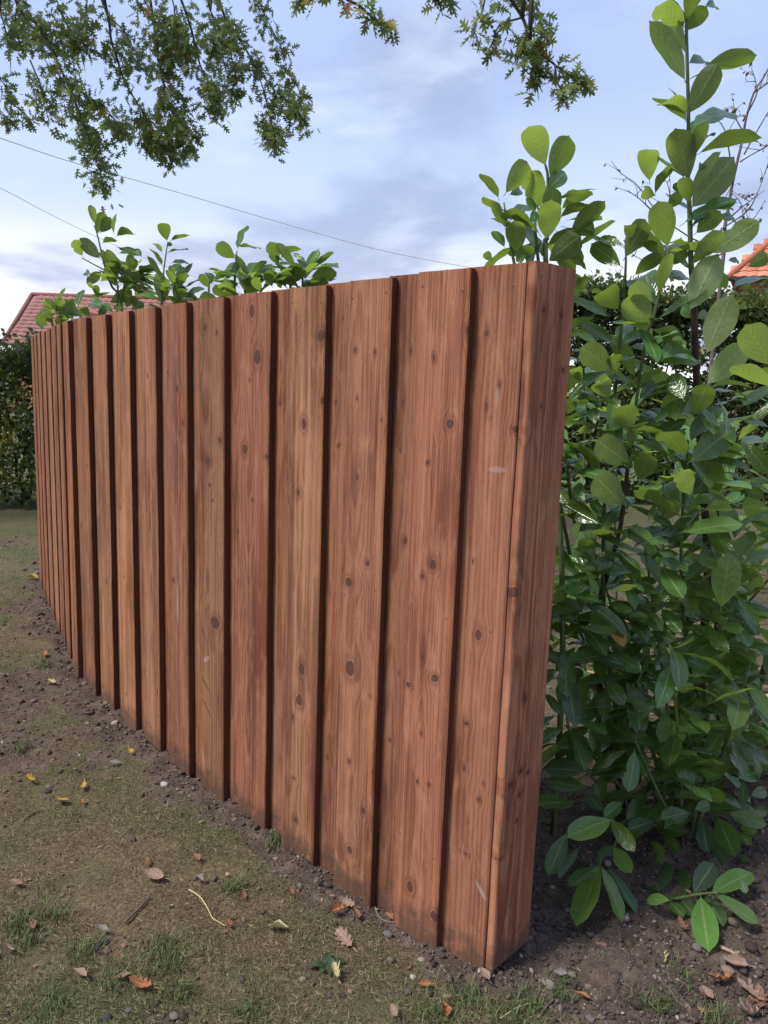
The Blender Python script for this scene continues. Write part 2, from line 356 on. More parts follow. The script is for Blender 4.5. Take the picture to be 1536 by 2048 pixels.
def board_mesh(name, w, t, z0, z1, seed, tilt=0.0):
    """rough-sawn board: x 0..w across, y 0..-t (front face at y=0, behind is +y), slight wane, bevelled long edges"""
    rr = np.random.default_rng(seed); nz = 36; zs = np.linspace(z0, z1, nz)
    bow = (vnoise(zs*0+seed*1.7, zs, 1.1, 2)-0.5)*0.005; el = (vnoise(zs*0+seed*3.1, zs, 6, 4)-0.5)*0.0055; er = (vnoise(zs*0+seed*5.3, zs, 6, 4)-0.5)*0.0055
    bv = 0.0032; V = []; Fc = []
    for i, z in enumerate(zs):
        xl, xr = bow[i]+el[i]+tilt*z, w+bow[i]+er[i]+tilt*z; yb = (rr.random()-0.5)*0.0008
        V += [(xl, bv+yb, z), (xl+bv, yb, z), (xl+w*0.5, yb-0.0006, z), (xr-bv, yb, z), (xr, bv+yb, z), (xr, t-bv, z), (xr-bv, t, z), (xl+bv, t, z), (xl, t-bv, z)]
    k = 9
    for i in range(nz-1):
        for j in range(k):
            j2 = (j+1) % k; Fc.append((i*k+j, i*k+j2, (i+1)*k+j2, (i+1)*k+j))
    Fc.append(tuple(range(k))[::-1]); Fc.append(tuple((nz-1)*k+j for j in range(k)))
    me = mesh_py(name, V, Fc); me['edge_faces'] = [i*k+j for i in range(nz-1) for j in (4, 8)]
    return me
def shade_sawn_edges(me):
    me.materials.append(EDGE_MAT)  # dark edge colour stands in for shade in the gaps between front boards
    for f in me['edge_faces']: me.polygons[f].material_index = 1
def metal_material():
    b = NT('nail_steel'); n = b.noise(b.obj(), 900, 2); return b.end(b.bsdf(b.ramp(n, [(0.35, (0.10, 0.05, 0.03)), (0.65, (0.34, 0.22, 0.13))]), 0.6, None, 0.4, Metallic=0.4))
NAIL_MAT = metal_material()
def nail_mesh():
    V = []; Fc = []
    for (r, y) in ((0.0034, 0.002), (0.0034, -0.0008), (0.0024, -0.0014), (0.0014, 0.0008)):
        for k in range(8): g = math.pi*k/4; V.append((r*math.cos(g), y, r*math.sin(g)))
    for i in range(3):
        for k in range(8): Fc.append((i*8+k, i*8+(k+1) % 8, (i+1)*8+(k+1) % 8, (i+1)*8+k))
    Fc.append(tuple(range(24, 32))); me = mesh_py('nail', V, Fc); me.materials.append(NAIL_MAT); return me
NAIL = nail_mesh()
DARK = NT('split_dark'); DARK_MAT = DARK.end(DARK.bsdf((0.03, 0.014, 0.01), 0.9))
def top_z(x): return 1.798+0.026*x

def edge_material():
    b = NT('shaded_sawn_edge'); P = b.obj(); n = b.noise(b.vmath('MULTIPLY', P, (300, 300, 6)), 1.0, 4, 0.6); n2 = b.noise(b.vmath('MULTIPLY', P, (20, 20, 2)), 1.0, 3, 0.5)
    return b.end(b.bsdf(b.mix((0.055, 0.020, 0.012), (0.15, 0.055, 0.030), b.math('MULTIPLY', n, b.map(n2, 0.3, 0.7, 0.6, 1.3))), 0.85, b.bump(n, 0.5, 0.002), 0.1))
EDGE_MAT = edge_material()  # seam shade painted into the narrow edge colour, together with darker stain
KN = {  # knots as seen on each board: image x, y, half-width, half-height (1536 x 2048 frame)
 'end': [(1062,592,8,13),(1088,620,5,9),(1122,630,6,6),(1125,742,6,7),(1083,812,4,7),(1045,862,7,8),(1030,1187,9,13),(1050,1395,5,9),(1041,1543,6,9),(1056,1543,5,6),(1020,1572,7,8),(1039,1589,5,8),(1034,1641,4,6),(1002,1716,5,4)],
 'last': [(974,667,5,8),(999,770,5,8),(973,813,4,14),(1029,859,7,8),(957,1269,8,13),(934,1447,6,6),(929,1536,5,8),(958,1600,5,6),(932,1708,5,5)],
 0: [(868,715,6,9),(900,848,11,11),(940,662,13,14),(855,925,5,6),(866,1130,9,11),(845,1152,6,8),(845,1315,5,9),(869,1358,8,9),(817,1369,8,6),(843,1466,4,7),(835,1563,4,7),(858,1570,4,5),(820,1773,8,13),(869,1833,9,13)],
 1: [(700,1337,12,18),(743,1394,5,6),(698,1523,4,8),(744,1542,5,6),(727,1622,5,9),(697,1165,9,10),(735,1127,6,9),(681,1050,7,10),(750,705,4,7),(715,955,4,7),(762,840,5,6),(715,795,3,6),(700,1700,7,9)],
 2: [(603,1339,8,14),(599,1400,8,13),(562,1437,5,8),(562,1294,4,4),(556,1516,4,4),(588,1556,4,5),(592,1639,5,7),(608,848,7,13),(642,672,10,14),(646,800,7,10),(595,985,7,9),(565,690,7,9),(570,950,5,5)],
 3: [(504,622,7,15),(515,715,9,17),(490,898,7,12),(476,992,4,6),(533,915,6,7),(505,1000,4,4),(500,760,3,5)],
 4: [(416,922,7,10),(420,970,4,4),(425,1000,4,4),(434,665,4,5),(392,705,6,12),(410,655,6,9),(430,1245,12,14),(440,880,6,10),(400,1545,5,10)],
 5: [(354,778,4,8),(335,745,3,4),(365,845,4,7),(346,1160,4,6),(330,1090,4,9),(352,1500,4,8)],
 'back0': [(810,1082,6,10),(800,900,4,5),(822,700,4,8),(806,805,4,8),(780,1480,4,5)],
 'back1': [(672,805,4,6),(678,890,4,5),(640,1390,4,5),(655,1515,4,6)],
}
FENCE = empty('timber_fence', (float(FENCE_END[0]), float(FENCE_END[1]), 0))
tag(FENCE, 'curving reddish brown timber fence of overlapping upright boards', 'fence')
FB = FENCE.location.copy()
def place_local(origin, xdir, flip=1):
    """local frame: x along xdir (seen from the camera: left to right), y pointing behind the face, z up"""
    x = np.array([xdir[0], xdir[1], 0.0]); x /= np.linalg.norm(x); y = np.array([-x[1], x[0], 0.0])
    M = Matrix(((x[0], y[0], 0, origin[0]-FB.x), (x[1], y[1], 0, origin[1]-FB.y), (0, 0, 1, 0), (0, 0, 0, 1))); return M, x, y
def knots_local(lst, origin, x, y, n_random, w, seed, yoff=0.0):
    out = []
    for (kx, ky, a, c) in lst:
        d = ray(kx, ky); n = y; o = np.array([origin[0], origin[1], 0.0]); t = ((o-CAM)@n)/(d@n); p = CAM+d*t; dist = t
        lx = (p-o)@x; s = dist/F_PX; fs = max(0.3, abs((d@n))/np.linalg.norm(d)); out.append((float(lx), float(p[2]), max(0.002, a*s/fs*(0.68 if a < 7 else 0.8)), max(0.003, c*s*(0.88 if a < 7 else 1.0))))
    out = out[:14]; n_random = min(n_random, 14-len(out)); rr = random.Random(seed)
    for _ in range(n_random):
        q = rr.uniform(0.0022, 0.006); q = q*1.7 if rr.random() < 0.25 else q
        out.append((rr.uniform(0.01, w-0.01), rr.uniform(0.08, 1.75), q, q*rr.uniform(1.2, 2.0)))
    return out
def nails(parent, spots):
    for (nx, nz) in spots: link('nail', NAIL, None, parent, Matrix.Translation((nx, 0.0, nz)))
WF, TH = 0.166, 0.025
def dir_at(i):
    j = min(i, len(FR)-2); return (FR[j]-FR[j+1])/np.linalg.norm(FR[j]-FR[j+1])      # towards the near end
def build_fence():
    rr = random.Random(5); n = len(FR)
    for i in range(n):
        d = dir_at(i); o = FR[i]-d*WF; M, x, y = place_local(o, d)
        rz0 = rr.uniform(-0.035, -0.012); me = board_mesh('board', WF+rr.uniform(-0.002, 0.002), TH, rz0, top_z(o[0])+rr.uniform(-0.0015, 0.0015), i+1, rr.uniform(-0.0008, 0.0008))
        sc = []
        DK, GO = (0.045, 0.012, 0.008), (0.50, 0.23, 0.09)
        if i == 1: sc = [(0.004, 0.42, 0.007, 0.36, 0.0, 0.95, DK), (0.03, 0.12, 0.03, 0.06, 0.2, 0.55, (0.12, 0.035, 0.02)), (0.148, 0.50, 0.010, 0.28, 0.0, 0.6, GO), (0.14, 1.35, 0.006, 0.30, 0.0, 0.5, GO)]
        if i == 3: sc = [(0.06, 0.9, 0.0016, 0.22, 0.01, 0.8, DK)]
        if i == 2: sc = [(0.045, 1.25, 0.006, 0.35, 0.0, 0.5, GO), (0.10, 0.30, 0.0014, 0.16, -0.01, 0.8, DK)]
        if i == 0: sc = [(0.135, 0.75, 0.0014, 0.30, 0.0, 0.7, DK)]
        if i == 5: sc = [(0.085, 0.66, 0.004, 0.10, 0.03, 0.9), (0.11, 0.80, 0.002, 0.08, 0.02, 0.8)]
        if i == 6: sc = [(0.03, 0.45, 0.003, 0.02, 0.0, 0.5)]
        if i == 7: sc = [(0.05, 0.85, 0.0025, 0.07, 0.0, 0.7)]
        if i == 8: sc = [(0.06, 0.42, 0.004, 0.10, 0.0, 0.9), (0.12, 0.36, 0.003, 0.09, 0.0, 0.8)]
        if i == 4: sc = [(0.045, 0.40, 0.05, 0.006, -0.6, 0.75, DK), (0.055, 0.31, 0.05, 0.006, -0.75, 0.7, DK), (0.09, 0.58, 0.03, 0.05, 0.3, 0.6, (0.13, 0.04, 0.022)), (0.025, 0.10, 0.002, 0.06, 0.0, 0.7), (0.05, 0.50, 0.03, 0.01, 0.6, 0.5)]
        kn = knots_local(KN.get(i, []), o, x, y, 1 if i in KN else (4 if i < 11 else 2), WF, 40+i)
        mt = wood('stained_softwood', 100+i, kn, rr.uniform(0.80, 1.16), rr.uniform(-0.03, 0.06), rr.uniform(0.02, 0.09), rr.uniform(0.02, 0.15), rr.uniform(95, 140), sc, rr.choice((0, 0, 0.5, 1.0)))
        ob = link('board', me, mt, FENCE, M); shade_sawn_edges(me)
        zt = top_z(o[0])
        nails(ob, [(0.018, zt-0.040+rr.uniform(-.008, .008)), (WF-0.018, zt-0.045+rr.uniform(-.008, .008)), (0.02, 0.93+rr.uniform(-.02, .02)), (WF-0.02, 0.94+rr.uniform(-.02, .02)), (0.02, 0.27+rr.uniform(-.02, .02)), (WF-0.02, 0.25+rr.uniform(-.02, .02))])
    # boards of the rear layer show in the gaps
    for i in range(n):
        if i == 0: continue
        d = (FR[i-1]-FR[i])/np.linalg.norm(FR[i-1]-FR[i]); y3 = np.array([-d[1], d[0]])
        o = FR[i]-d*0.035+y3*(TH+0.0025); M, x, y = place_local(o, d); w = 0.165
        kn = knots_local(KN.get('back%d' % (i-1), []), o, x, y, 2, w, 80+i)
        me = board_mesh('board', w, TH, rr.uniform(-0.03, -0.008), top_z(o[0])+rr.uniform(0.0032, 0.0045), 60+i)
        ob = link('board', me, wood('stained_softwood', 200+i, kn, rr.uniform(0.74, 0.95), rr.uniform(0, 0.04), rr.uniform(0.03, 0.09), rr.uniform(0.02, 0.15), rr.uniform(95, 140)), FENCE, M)
    # the last rear board at the near end
    d = dir_at(0); y3 = np.array([-d[1], d[0]]); o = FR[0]-d*0.03+y3*(TH+0.0025); w = float((FENCE_END-o)@d); M, x, y = place_local(o, d)
    kn = knots_local(KN['last'], o, x, y, 2, w, 3)
    me = board_mesh('board', w, TH, -0.02, top_z(0.3), 91)
    ob = link('board', me, wood('stained_softwood', 301, kn, 1.0, 0.02, 0.08, 0.02, 95, [(w-0.022, 0.215, 0.008, 0.03, 0.75, 0.55), (w-0.05, 1.325, 0.03, 0.008, 0.05, 0.45), (w-0.06, 1.50, 0.006, 0.03, 0.0, 0.3)]), FENCE, M)
    nails(ob, [(w-0.032, top_z(0.3)-0.05), (0.07, 0.30), (w-0.02, 0.10), (w-0.04, 0.92)])
    # end board closing the fence
    we, oe = 0.172, o+d*(w+0.0015)-y3*(-0.004)
    xd = y3; M, x, y = place_local(oe+d*TH, xd)      # its face looks along +d
    kn = knots_local(KN['end'], oe+d*TH, x, y, 2, we, 4)
    me = board_mesh('end_board', we, TH, 0.004, top_z(0.33)+0.002, 95)
    ob = link('end_board', me, wood('stained_softwood', 302, kn, 1.18, 0.0, 0.07, 0.03, 110), FENCE, M)
    nails(ob, [(0.02, top_z(0.3)-0.028), (0.055, top_z(0.3)-0.03), (0.05, top_z(0.3)-0.085), (0.012, 0.10)])
    # posts and rails behind the boards
    rail_mat = wood('rail_softwood', 400, [], 0.95)
    for i in (0, 5, 10, 17):
        d = dir_at(i); y3 = np.array([-d[1], d[0]]); o = FR[i]-d*0.02+y3*(2*TH+0.006); M, x, y = place_local(o, d)
        link('post', mesh_py('post', *box(0, 0.095, 0, 0.095, -0.3, 1.70)), rail_mat, FENCE, M)
    for a, bb in ((0, 5), (5, 10), (10, 17)):
        da = (FR[a]-FR[bb])/np.linalg.norm(FR[a]-FR[bb]); y3 = np.array([-da[1], da[0]]); ln = float(np.linalg.norm(FR[a]-FR[bb]))-0.1
        for z in (0.26, 0.93, 1.62):
            o = FR[bb]+da*0.085+y3*(2*TH+0.055); M, x, y = place_local(o, da)
            link('rail', mesh_py('rail', *box(0, ln, 0, 0.038, z-0.045, z+0.045)), rail_mat, FENCE, M)
build_fence()

# ------------------------------------------------------------------ laurel shrubs
def laurel_leaf_mesh(name, curl, fold, wave, twist=0.0, notch=0.0, seed=0):
    nt_, ns = 11, 4; V = []; UV = []; Fc = []; rr = random.Random(seed)
    for i in range(nt_+1):
        t = (0, .07, .16, .27, .39, .51, .63, .74, .84, .91, .96, 1.0)[i]; h = 0.212*(math.sin(math.pi/2*min(1.0, t/0.55))**0.85 if t < 0.55 else math.sqrt(max(0.0, 1-((t-0.55)/0.44)**2.3)) if t < 0.9 else (0.50 if t < 0.93 else 0.17))
        if t == 1: h = 0.002
        if i == 0: h = 0.006
        for j in range(ns+1):
            v = -1+2*j/ns; x = h*v; z = fold*abs(x)*1.0 + wave*math.sin(t*13+v*1.7)*abs(v)*h + curl*(-(t-0.25)**2 if t > 0.25 else 0)
            if v > 0 and notch and 0.45 < t < 0.62: x *= 1-notch
            a = twist*(t-0.3); V.append((x*math.cos(a)-z*math.sin(a)*0.3, t, z+x*math.sin(a))); UV.append((t, v*0.5+0.5))
    for i in range(nt_):
        for j in range(ns):
            a = i*(ns+1)+j; Fc.append((a, a+1, a+ns+2, a+ns+1))
    b0 = len(V)                                  # petiole
    for (x, y, z) in ((-0.007, 0.0, -0.002), (0.007, 0.0, -0.002), (0.007, -0.10, -0.012), (-0.007, -0.10, -0.012), (0, 0, -0.012), (0, -0.10, -0.022)): V.append((x, y, z)); UV.append((0.02, 0.5))
    Fc += [(b0, b0+3, b0+2, b0+1), (b0, b0+4, b0+5, b0+3), (b0+1, b0+2, b0+5, b0+4)]
    return mesh_py(name, V, Fc, True, UV)
def laurel_material(name, top, under, trans, rough=0.33, dust=0.0, tf=0.32):
    b = NT(name); uv = b.sep(b.uv()); r = b.rnd(); P = b.obj()
    v = b.math('ABSOLUTE', b.math('SUBTRACT', uv[1], 0.5)); mid = b.map(v, 0.016, 0.06, 1, 0, True)
    lat = b.math('FRACT', b.math('SUBTRACT', b.math('MULTIPLY', uv[0], 7.0), b.math('MULTIPLY', v, 5.0))); lv = b.math('MULTIPLY', b.map(lat, 0.0, 0.22, 1, 0, True), b.map(v, 0.03, 0.40, 0.8, 0.05))
    blot = b.noise(P, 9, 4, 0.6); hs = b.n('ShaderNodeHueSaturation'); b.put(hs.inputs['Hue'], b.map(r, 0, 1, 0.485, 0.512)); b.put(hs.inputs['Value'], b.map(r, 0, 1, 0.72, 1.28))
    tc = b.mix(top, tuple(min(1, c*1.35) for c in top), b.map(blot, 0.42, 0.75, 0, 0.6)); tc = b.mix(tc, (0.20, 0.27, 0.09), b.math('MULTIPLY', mid, 0.95)); tc = b.mix(tc, (0.15, 0.22, 0.09), b.math('MULTIPLY', lv, 0.5))
    if dust: tc = b.mix(tc, (0.16, 0.13, 0.11), b.map(b.noise(P, 9, 3, 0.6), 0.45, 0.75, 0, dust))
    spot = b.map(b.noise(b.vmath('ADD', P, b.comb(b.math('MULTIPLY', r, 40.0), 0.0, 0.0)), 13, 3), 0.68, 0.73, 0, 0.75)
    uc = b.mix(under, (0.30, 0.38, 0.16), b.math('MULTIPLY', mid, 0.8)); uc = b.mix(uc, tuple(c*0.5 for c in under), b.math('MULTIPLY', lv, 0.75))
    geo = b.n('ShaderNodeNewGeometry'); col = b.mix(tc, uc, geo.outputs['Backfacing']); col = b.mix(col, (0.05, 0.035, 0.015), spot)
    b.put(hs.inputs['Color'], col); col = hs.outputs[0]
    h = b.math('ADD', b.math('MULTIPLY', lv, -0.6), b.math('ADD', b.math('MULTIPLY', mid, -1.0), b.math('MULTIPLY', b.noise(P, 7, 2), 1.2)))
    nrm = b.bump(h, 0.22, 0.012)
    s1 = b.bsdf(col, b.mix((rough,)*3, (0.6, 0.6, 0.6), geo.outputs['Backfacing']), nrm, 0.6)
    tr = b.n('ShaderNodeBsdfTranslucent'); b.put(tr.inputs['Color'], b.mix(trans, tuple(c*0.45 for c in trans), b.math('MAXIMUM', b.math('MULTIPLY', lv, 0.9), spot)))
    return b.end(b.mixsh(s1, tr.outputs[0], tf))
LM = {'dark': laurel_material('laurel_leaf', (0.062, 0.130, 0.034), (0.165, 0.215, 0.09), (0.28, 0.42, 0.045), 0.20),
      'young': laurel_material('young_laurel_leaf', (0.095, 0.185, 0.042), (0.21, 0.265, 0.12), (0.38, 0.53, 0.07), 0.22, 0.0, 0.40),
      'dusty': laurel_material('dusty_laurel_leaf', (0.042, 0.095, 0.040), (0.125, 0.185, 0.070), (0.20, 0.36, 0.03), 0.45, 0.35),
      'brown': laurel_material('dying_laurel_leaf', (0.28, 0.15, 0.03), (0.30, 0.17, 0.05), (0.45, 0.22, 0.03), 0.5)}
LEAF = {}
for mk, mm in LM.items():
    LEAF[mk] = []
    for q, (cu, fo, wa, tw, no) in enumerate([(0.10, 0.18, 0.06, 0.0, 0), (0.35, 0.10, 0.10, 0.15, 0), (-0.10, 0.30, 0.05, -0.2, 0), (0.55, 0.25, 0.08, 0.3, 0), (0.22, 0.05, 0.14, -0.3, 0.25)]):
        me = laurel_leaf_mesh('leaf', cu, fo, wa, tw, no, q); me.materials.append(mm); LEAF[mk].append(me)
def bark_material(name, a, c):
    b = NT(name); P = b.obj(); n = b.noise(b.vmath('MULTIPLY', P, (60, 60, 14)), 1.0, 5, 0.65); return b.end(b.bsdf(b.ramp(n, [(0.3, a), (0.7, c)]), 0.8, b.bump(n, 0.6, 0.004), 0.3))
STEM_BROWN = bark_material('laurel_bark', (0.035, 0.02, 0.016), (0.12, 0.075, 0.06))
STEM_GREEN = bark_material('laurel_green_stem', (0.07, 0.10, 0.03), (0.16, 0.20, 0.08))
LRND = random.Random(21)
def norm(v): v = np.asarray(v, float); return v/(np.linalg.norm(v)+1e-9)
class Shrub:
    def __init__(s, name, base, label):
        s.base = np.array([base[0], base[1], float(ground_z(np.array([base[0]]), np.array([base[1]]))[0])]); s.root = empty(name, s.base); s.n = 0; s.paths = []
        tag(s.root, label, 'laurel', 'cherry laurels behind the fence')
    def stem(s, pts, r0, r1, green=False, n=14):
        P = smooth_path(pts, n); V, Fc = tube([p-s.base for p in P], list(np.linspace(r0, r1, n)), 7)
        link('stem', mesh_py('stem', V, Fc, True), STEM_GREEN if green else STEM_BROWN, s.root); s.paths.append(P); return P
    def leaf(s, B, T, wr=0.42, normal=None, kind='dark', var=None):
        B = np.asarray(B, float); T = np.asarray(T, float); ax = T-B; L = np.linalg.norm(ax); ax = ax/L
        n = norm(normal - (normal@ax)*ax); x = np.cross(ax, n); ws = wr/0.42
        q = (B-s.base); M = Matrix(((x[0]*L*ws, ax[0]*L, n[0]*L, q[0]), (x[1]*L*ws, ax[1]*L, n[1]*L, q[1]), (x[2]*L*ws, ax[2]*L, n[2]*L, q[2]), (0, 0, 0, 1)))
        me = LEAF[kind][LRND.randrange(5) if var is None else var]; link('leaf', me, None, s.root, M); s.n += 1
    def seen(s, bx, by, tx, ty, w, face, Y, kind='dark', L0=0.155, var=None):
        """a leaf measured in the photograph: base and tip pixel, apparent width in pixels, which face shows, distance"""
        Y = Y+LRND.uniform(-0.06, 0.06); B = at(bx, by, Y); T = at(tx, ty, Y); l2 = np.linalg.norm(T-B); up = T[2] > B[2]
        dy = math.sqrt(max(0.0, L0**2-l2**2)) if l2 < L0 else 0.0; dy = min(dy, l2*0.9)
        sg = -1 if (face == 'U') == up else 1
        T = at(tx, ty, Y+sg*dy); L3 = np.linalg.norm(T-B); wm = w/F_PX*Y; wr = wm/L3; real = 0.41
        ax = norm(T-B); view = norm(CAM-B); n0 = norm(view-(view@ax)*ax)
        ang = 0.0
        if wr < real*0.95: ang = math.acos(max(0.15, wr/real)); wr = real
        side = np.cross(ax, n0); c = [n0*math.cos(ang)+side*math.sin(ang), n0*math.cos(ang)-side*math.sin(ang)]
        c.sort(key=lambda v: -v[2]); n = c[0] if face == 'T' else -c[1] if -c[1][2] > -c[0][2] else -c[0]
        if B[2] < 0.45:
            var = LRND.choice((0, 0, 2)); gz = float(ground_z(np.array([T[0]]), np.array([T[1]]))[0])+0.012
            if T[2] < gz: T = on_ground(tx, ty, gz+0.008)
        s.leaf(B, T, min(wr, 0.50), n, kind, var)
    def fill(s, path, t0, t1, count, kinds=('dark',), spread=0.11, droop=0.0, Lr=(0.11, 0.165), keep=None):
        P = path; g = LRND.random()*6
        for k in range(count):
            t = t0+(t1-t0)*(k+LRND.random()*0.6)/count; i = min(int(t*(len(P)-1)), len(P)-2); f = t*(len(P)-1)-i; c = P[i]*(1-f)+P[i+1]*f
            ax = norm(P[i+1]-P[i]); g += 2.4+LRND.uniform(-0.5, 0.5); rd = np.array([math.cos(g), math.sin(g), 0.0]); rd = norm(rd-(rd@ax)*ax)
            out = spread*LRND.uniform(0.1, 1.0); B = c+rd*out*0.6+np.array([0, 0, out*0.3]); d = norm(rd*LRND.uniform(0.6, 1.2)+np.array([0, 0, LRND.uniform(-0.5, 0.75)-droop]))
            L = LRND.uniform(*Lr); T = B+d*L
            if T[2] < 0.02 or B[2] < 0.03: continue
            if T[2] < 0.30 and min(B[1], T[1]) < 2.42: continue
            dd = fence_dist(np.array([B[:2], T[:2]]))
            if B[1] < 6 and (dd > -0.2).any() and B[0] < 0.55 and min(B[2], T[2]) < 1.85: continue
            if keep is not None and not keep(B, T): continue
            nrm = norm(np.array([0, 0, 1.0])+rd*0.3*LRND.uniform(-1, 1)+np.array([LRND.uniform(-.5, .5), LRND.uniform(-.5, .5), 0]))
            s.leaf(B, T, LRND.uniform(0.33, 0.42), nrm, LRND.choice(kinds))

def z4(x, y): return 920+0.401*x, 0.401*y
def z5(x, y): return 1060+0.31*x, 500+0.31*y
def z6(x, y): return 1060+0.31*x, 1060+0.31*y
def z7(x, y): return 1000+0.349*x, 1500+0.349*y
def z2(x, y): return 0.469*x, 380+0.469*y
SCALE = {z4: 0.401, z5: 0.31, z6: 0.31, z7: 0.349, z2: 0.469}
def leaves(sh, zf, Y, rows):
    for r in rows:
        bx, by = zf(r[0], r[1]); tx, ty = zf(r[2], r[3]); kind = r[6] if len(r) > 6 else 'dark'; y = Y+(r[7] if len(r) > 7 else 0)
        sh.seen(bx, by, tx, ty, r[4]*SCALE[zf], r[5], y, kind)

def build_laurels():
    # behind the fence end, top showing above it
    A = Shrub('laurel_shrub', (0.62, 2.52), 'laurel top with broad pale leaves rising just above the near fence end')
    base = np.array([0.62, 2.52, 0.0])
    p1 = A.stem([base, base+[-0.03, -0.03, 0.8], at(1093, 560, 2.42), at(1094, 473, 2.4), at(1096, 361, 2.38), at(1090, 327, 2.37)], 0.011, 0.003, True, 20)
    A.stem([base+[-0.02, -0.02, 1.0], at(1035, 560, 2.42), at(1016, 465, 2.4), at(1008, 405, 2.4)], 0.006, 0.0025, True)
    A.stem([base+[-0.01, -0.01, 1.1], at(1074, 500, 2.42), at(1080, 441, 2.42), at(1072, 400, 2.42)], 0.006, 0.0025, True)
    leaves(A, z4, 2.38, [(425,820,335,590,132,'U','young'),(450,880,560,655,132,'U','dark'),(230,960,360,775,95,'U','young'),(400,1030,335,830,108,'U','young'),(430,1190,455,975,110,'U','young'),
      (440,940,530,850,80,'T'),(500,990,680,915,35,'U'),(505,1080,640,990,50,'U'),(510,1040,660,920,60,'U'),(440,1225,580,1130,50,'U'),(580,1170,695,1110,70,'U'),(445,1300,610,1170,130,'U'),
      (250,1100,345,1000,60,'T'),(290,1260,270,1090,95,'U','young'),(390,1270,285,1095,50,'T'),(220,1230,165,1145,45,'T'),(190,985,105,855,45,'U'),(225,1135,135,955,50,'U','young'),(250,970,330,930,50,'T'),
      (160,1300,115,1250,40,'U'),(290,1280,235,1230,60,'T'),(575,1500,610,1350,60,'U','dark',0.1),(350,1110,400,1040,50,'T'),(370,1060,345,970,45,'T'),(410,1280,380,1170,40,'T'),(330,1300,350,1200,60,'U'),(560,1430,600,1350,40,'U','young',0.1)])
    A.fill(p1, 0.15, 0.6, 46, ('dark', 'dark', 'young'), 0.16, 0.1)
    # low shrub at the left of the right-hand group, dark mature leaves
    Cc = Shrub('laurel_shrub', (0.90, 2.62), 'laurel with dark stems standing nearest the end board')
    c0 = np.array([0.90, 2.62, 0.0])
    pc1 = Cc.stem([c0, at(1224, 1494, 2.6), at(1196, 1351, 2.58), at(1189, 1224, 2.55), at(1206, 1178, 2.54), at(1240, 1058, 2.5), at(1258, 905, 2.455)], 0.013, 0.006, False, 20)
    pc1b = Cc.stem([at(1258, 910, 2.455), at(1261, 887, 2.45), at(1289, 692, 2.35), at(1308, 630, 2.32), at(1333, 519, 2.3), at(1337, 490, 2.3)], 0.006, 0.003, True, 16); Cc.fill(pc1b, 0.1, 0.9, 14, ('dark', 'young'), 0.03, -0.4)
    pc2 = Cc.stem([c0+[0.03, 0.02, 0], at(1215, 1300, 2.56), at(1206, 1100, 2.52), at(1216, 900, 2.48), at(1230, 790, 2.46), at(1245, 620, 2.42), at(1251, 540, 2.40), at(1252, 510, 2.40)], 0.008, 0.003, True, 22)
    pc3 = Cc.stem([c0+[-0.02, -0.03, 0.05], at(1150, 1500, 2.45), at(1130, 1350, 2.42), at(1125, 1220, 2.42)], 0.007, 0.003, True)
    leaves(Cc, z4, 2.36, [(1035,1225,990,1010,120,'U','young'),(1060,1260,1190,1165,70,'T'),(945,900,935,690,97,'U','young'),(970,975,890,950,80,'U','young'),(975,960,1060,780,50,'U'),(860,1250,985,1180,35,'U'),
      (825,1280,945,1065,100,'U'),(805,1220,680,1180,60,'T'),(800,1325,660,1220,90,'T'),(875,1370,1015,1255,70,'U'),(1060,1320,1135,1235,80,'U'),(960,1500,840,1420,90,'U','young'),(1040,1040,1110,950,80,'U','young')])
    leaves(Cc, z5, 2.36, [(570,380,430,200,185,'U'),(755,530,630,250,200,'U','young'),(800,320,720,90,165,'T'),(850,170,1105,150,90,'T'),(545,600,310,480,80,'T'),(530,770,300,610,165,'U'),(670,880,380,670,70,'T'),
      (780,700,1130,670,112,'T','young'),(600,610,735,530,60,'T'),(570,720,710,650,50,'T'),(710,960,890,840,110,'T'),(700,1130,850,1010,100,'T'),(655,1160,570,960,180,'U'),(510,950,420,800,130,'U','young'),
      (640,1380,400,1210,175,'U'),(600,1640,390,1440,215,'U'),(700,1480,780,1290,140,'U'),(440,1760,210,1630,130,'T'),(600,1930,410,1770,60,'T'),(240,1060,280,940,95,'U','young'),(250,900,300,740,90,'U','young'),(210,1400,400,1290,60,'T'),
      (470,1030,280,840,60,'T'),(450,1430,270,1180,75,'U'),(330,850,270,720,80,'U','young'),(400,1180,260,1130,70,'U','young'),(420,1120,400,1000,90,'T'),(300,1350,200,1240,60,'T','young'),(350,1620,280,1480,80,'T'),(170,1540,250,1640,70,'T'),(380,960,250,930,60,'U','young')])
    leaves(Cc, z6, 2.42, [(690,270,330,210,90,'T'),(740,215,1010,430,110,'T','young'),(470,470,150,380,80,'T'),(490,800,260,860,100,'T'),(520,790,715,900,90,'T'),(500,970,600,1110,110,'T'),(620,980,760,1200,100,'T'),(300,920,180,1090,110,'T'),
      (360,1540,90,1520,120,'T','dusty'),(400,1570,620,1450,110,'T'),(170,1410,360,1350,100,'T'),(500,690,660,660,50,'T'),(480,540,610,750,80,'T','brown'),(730,520,840,630,105,'T','young'),(850,510,970,650,100,'T'),(340,620,500,780,90,'T'),
      (130,260,150,100,90,'U'),(330,160,400,0,90,'U'),(210,590,380,570,70,'T'),(540,500,650,520,60,'T'),(100,1060,190,1160,60,'T'),(210,1280,70,1330,60,'T'),(330,1240,490,1290,60,'T'),(420,1340,540,1330,100,'T'),(250,850,110,800,70,'T')])
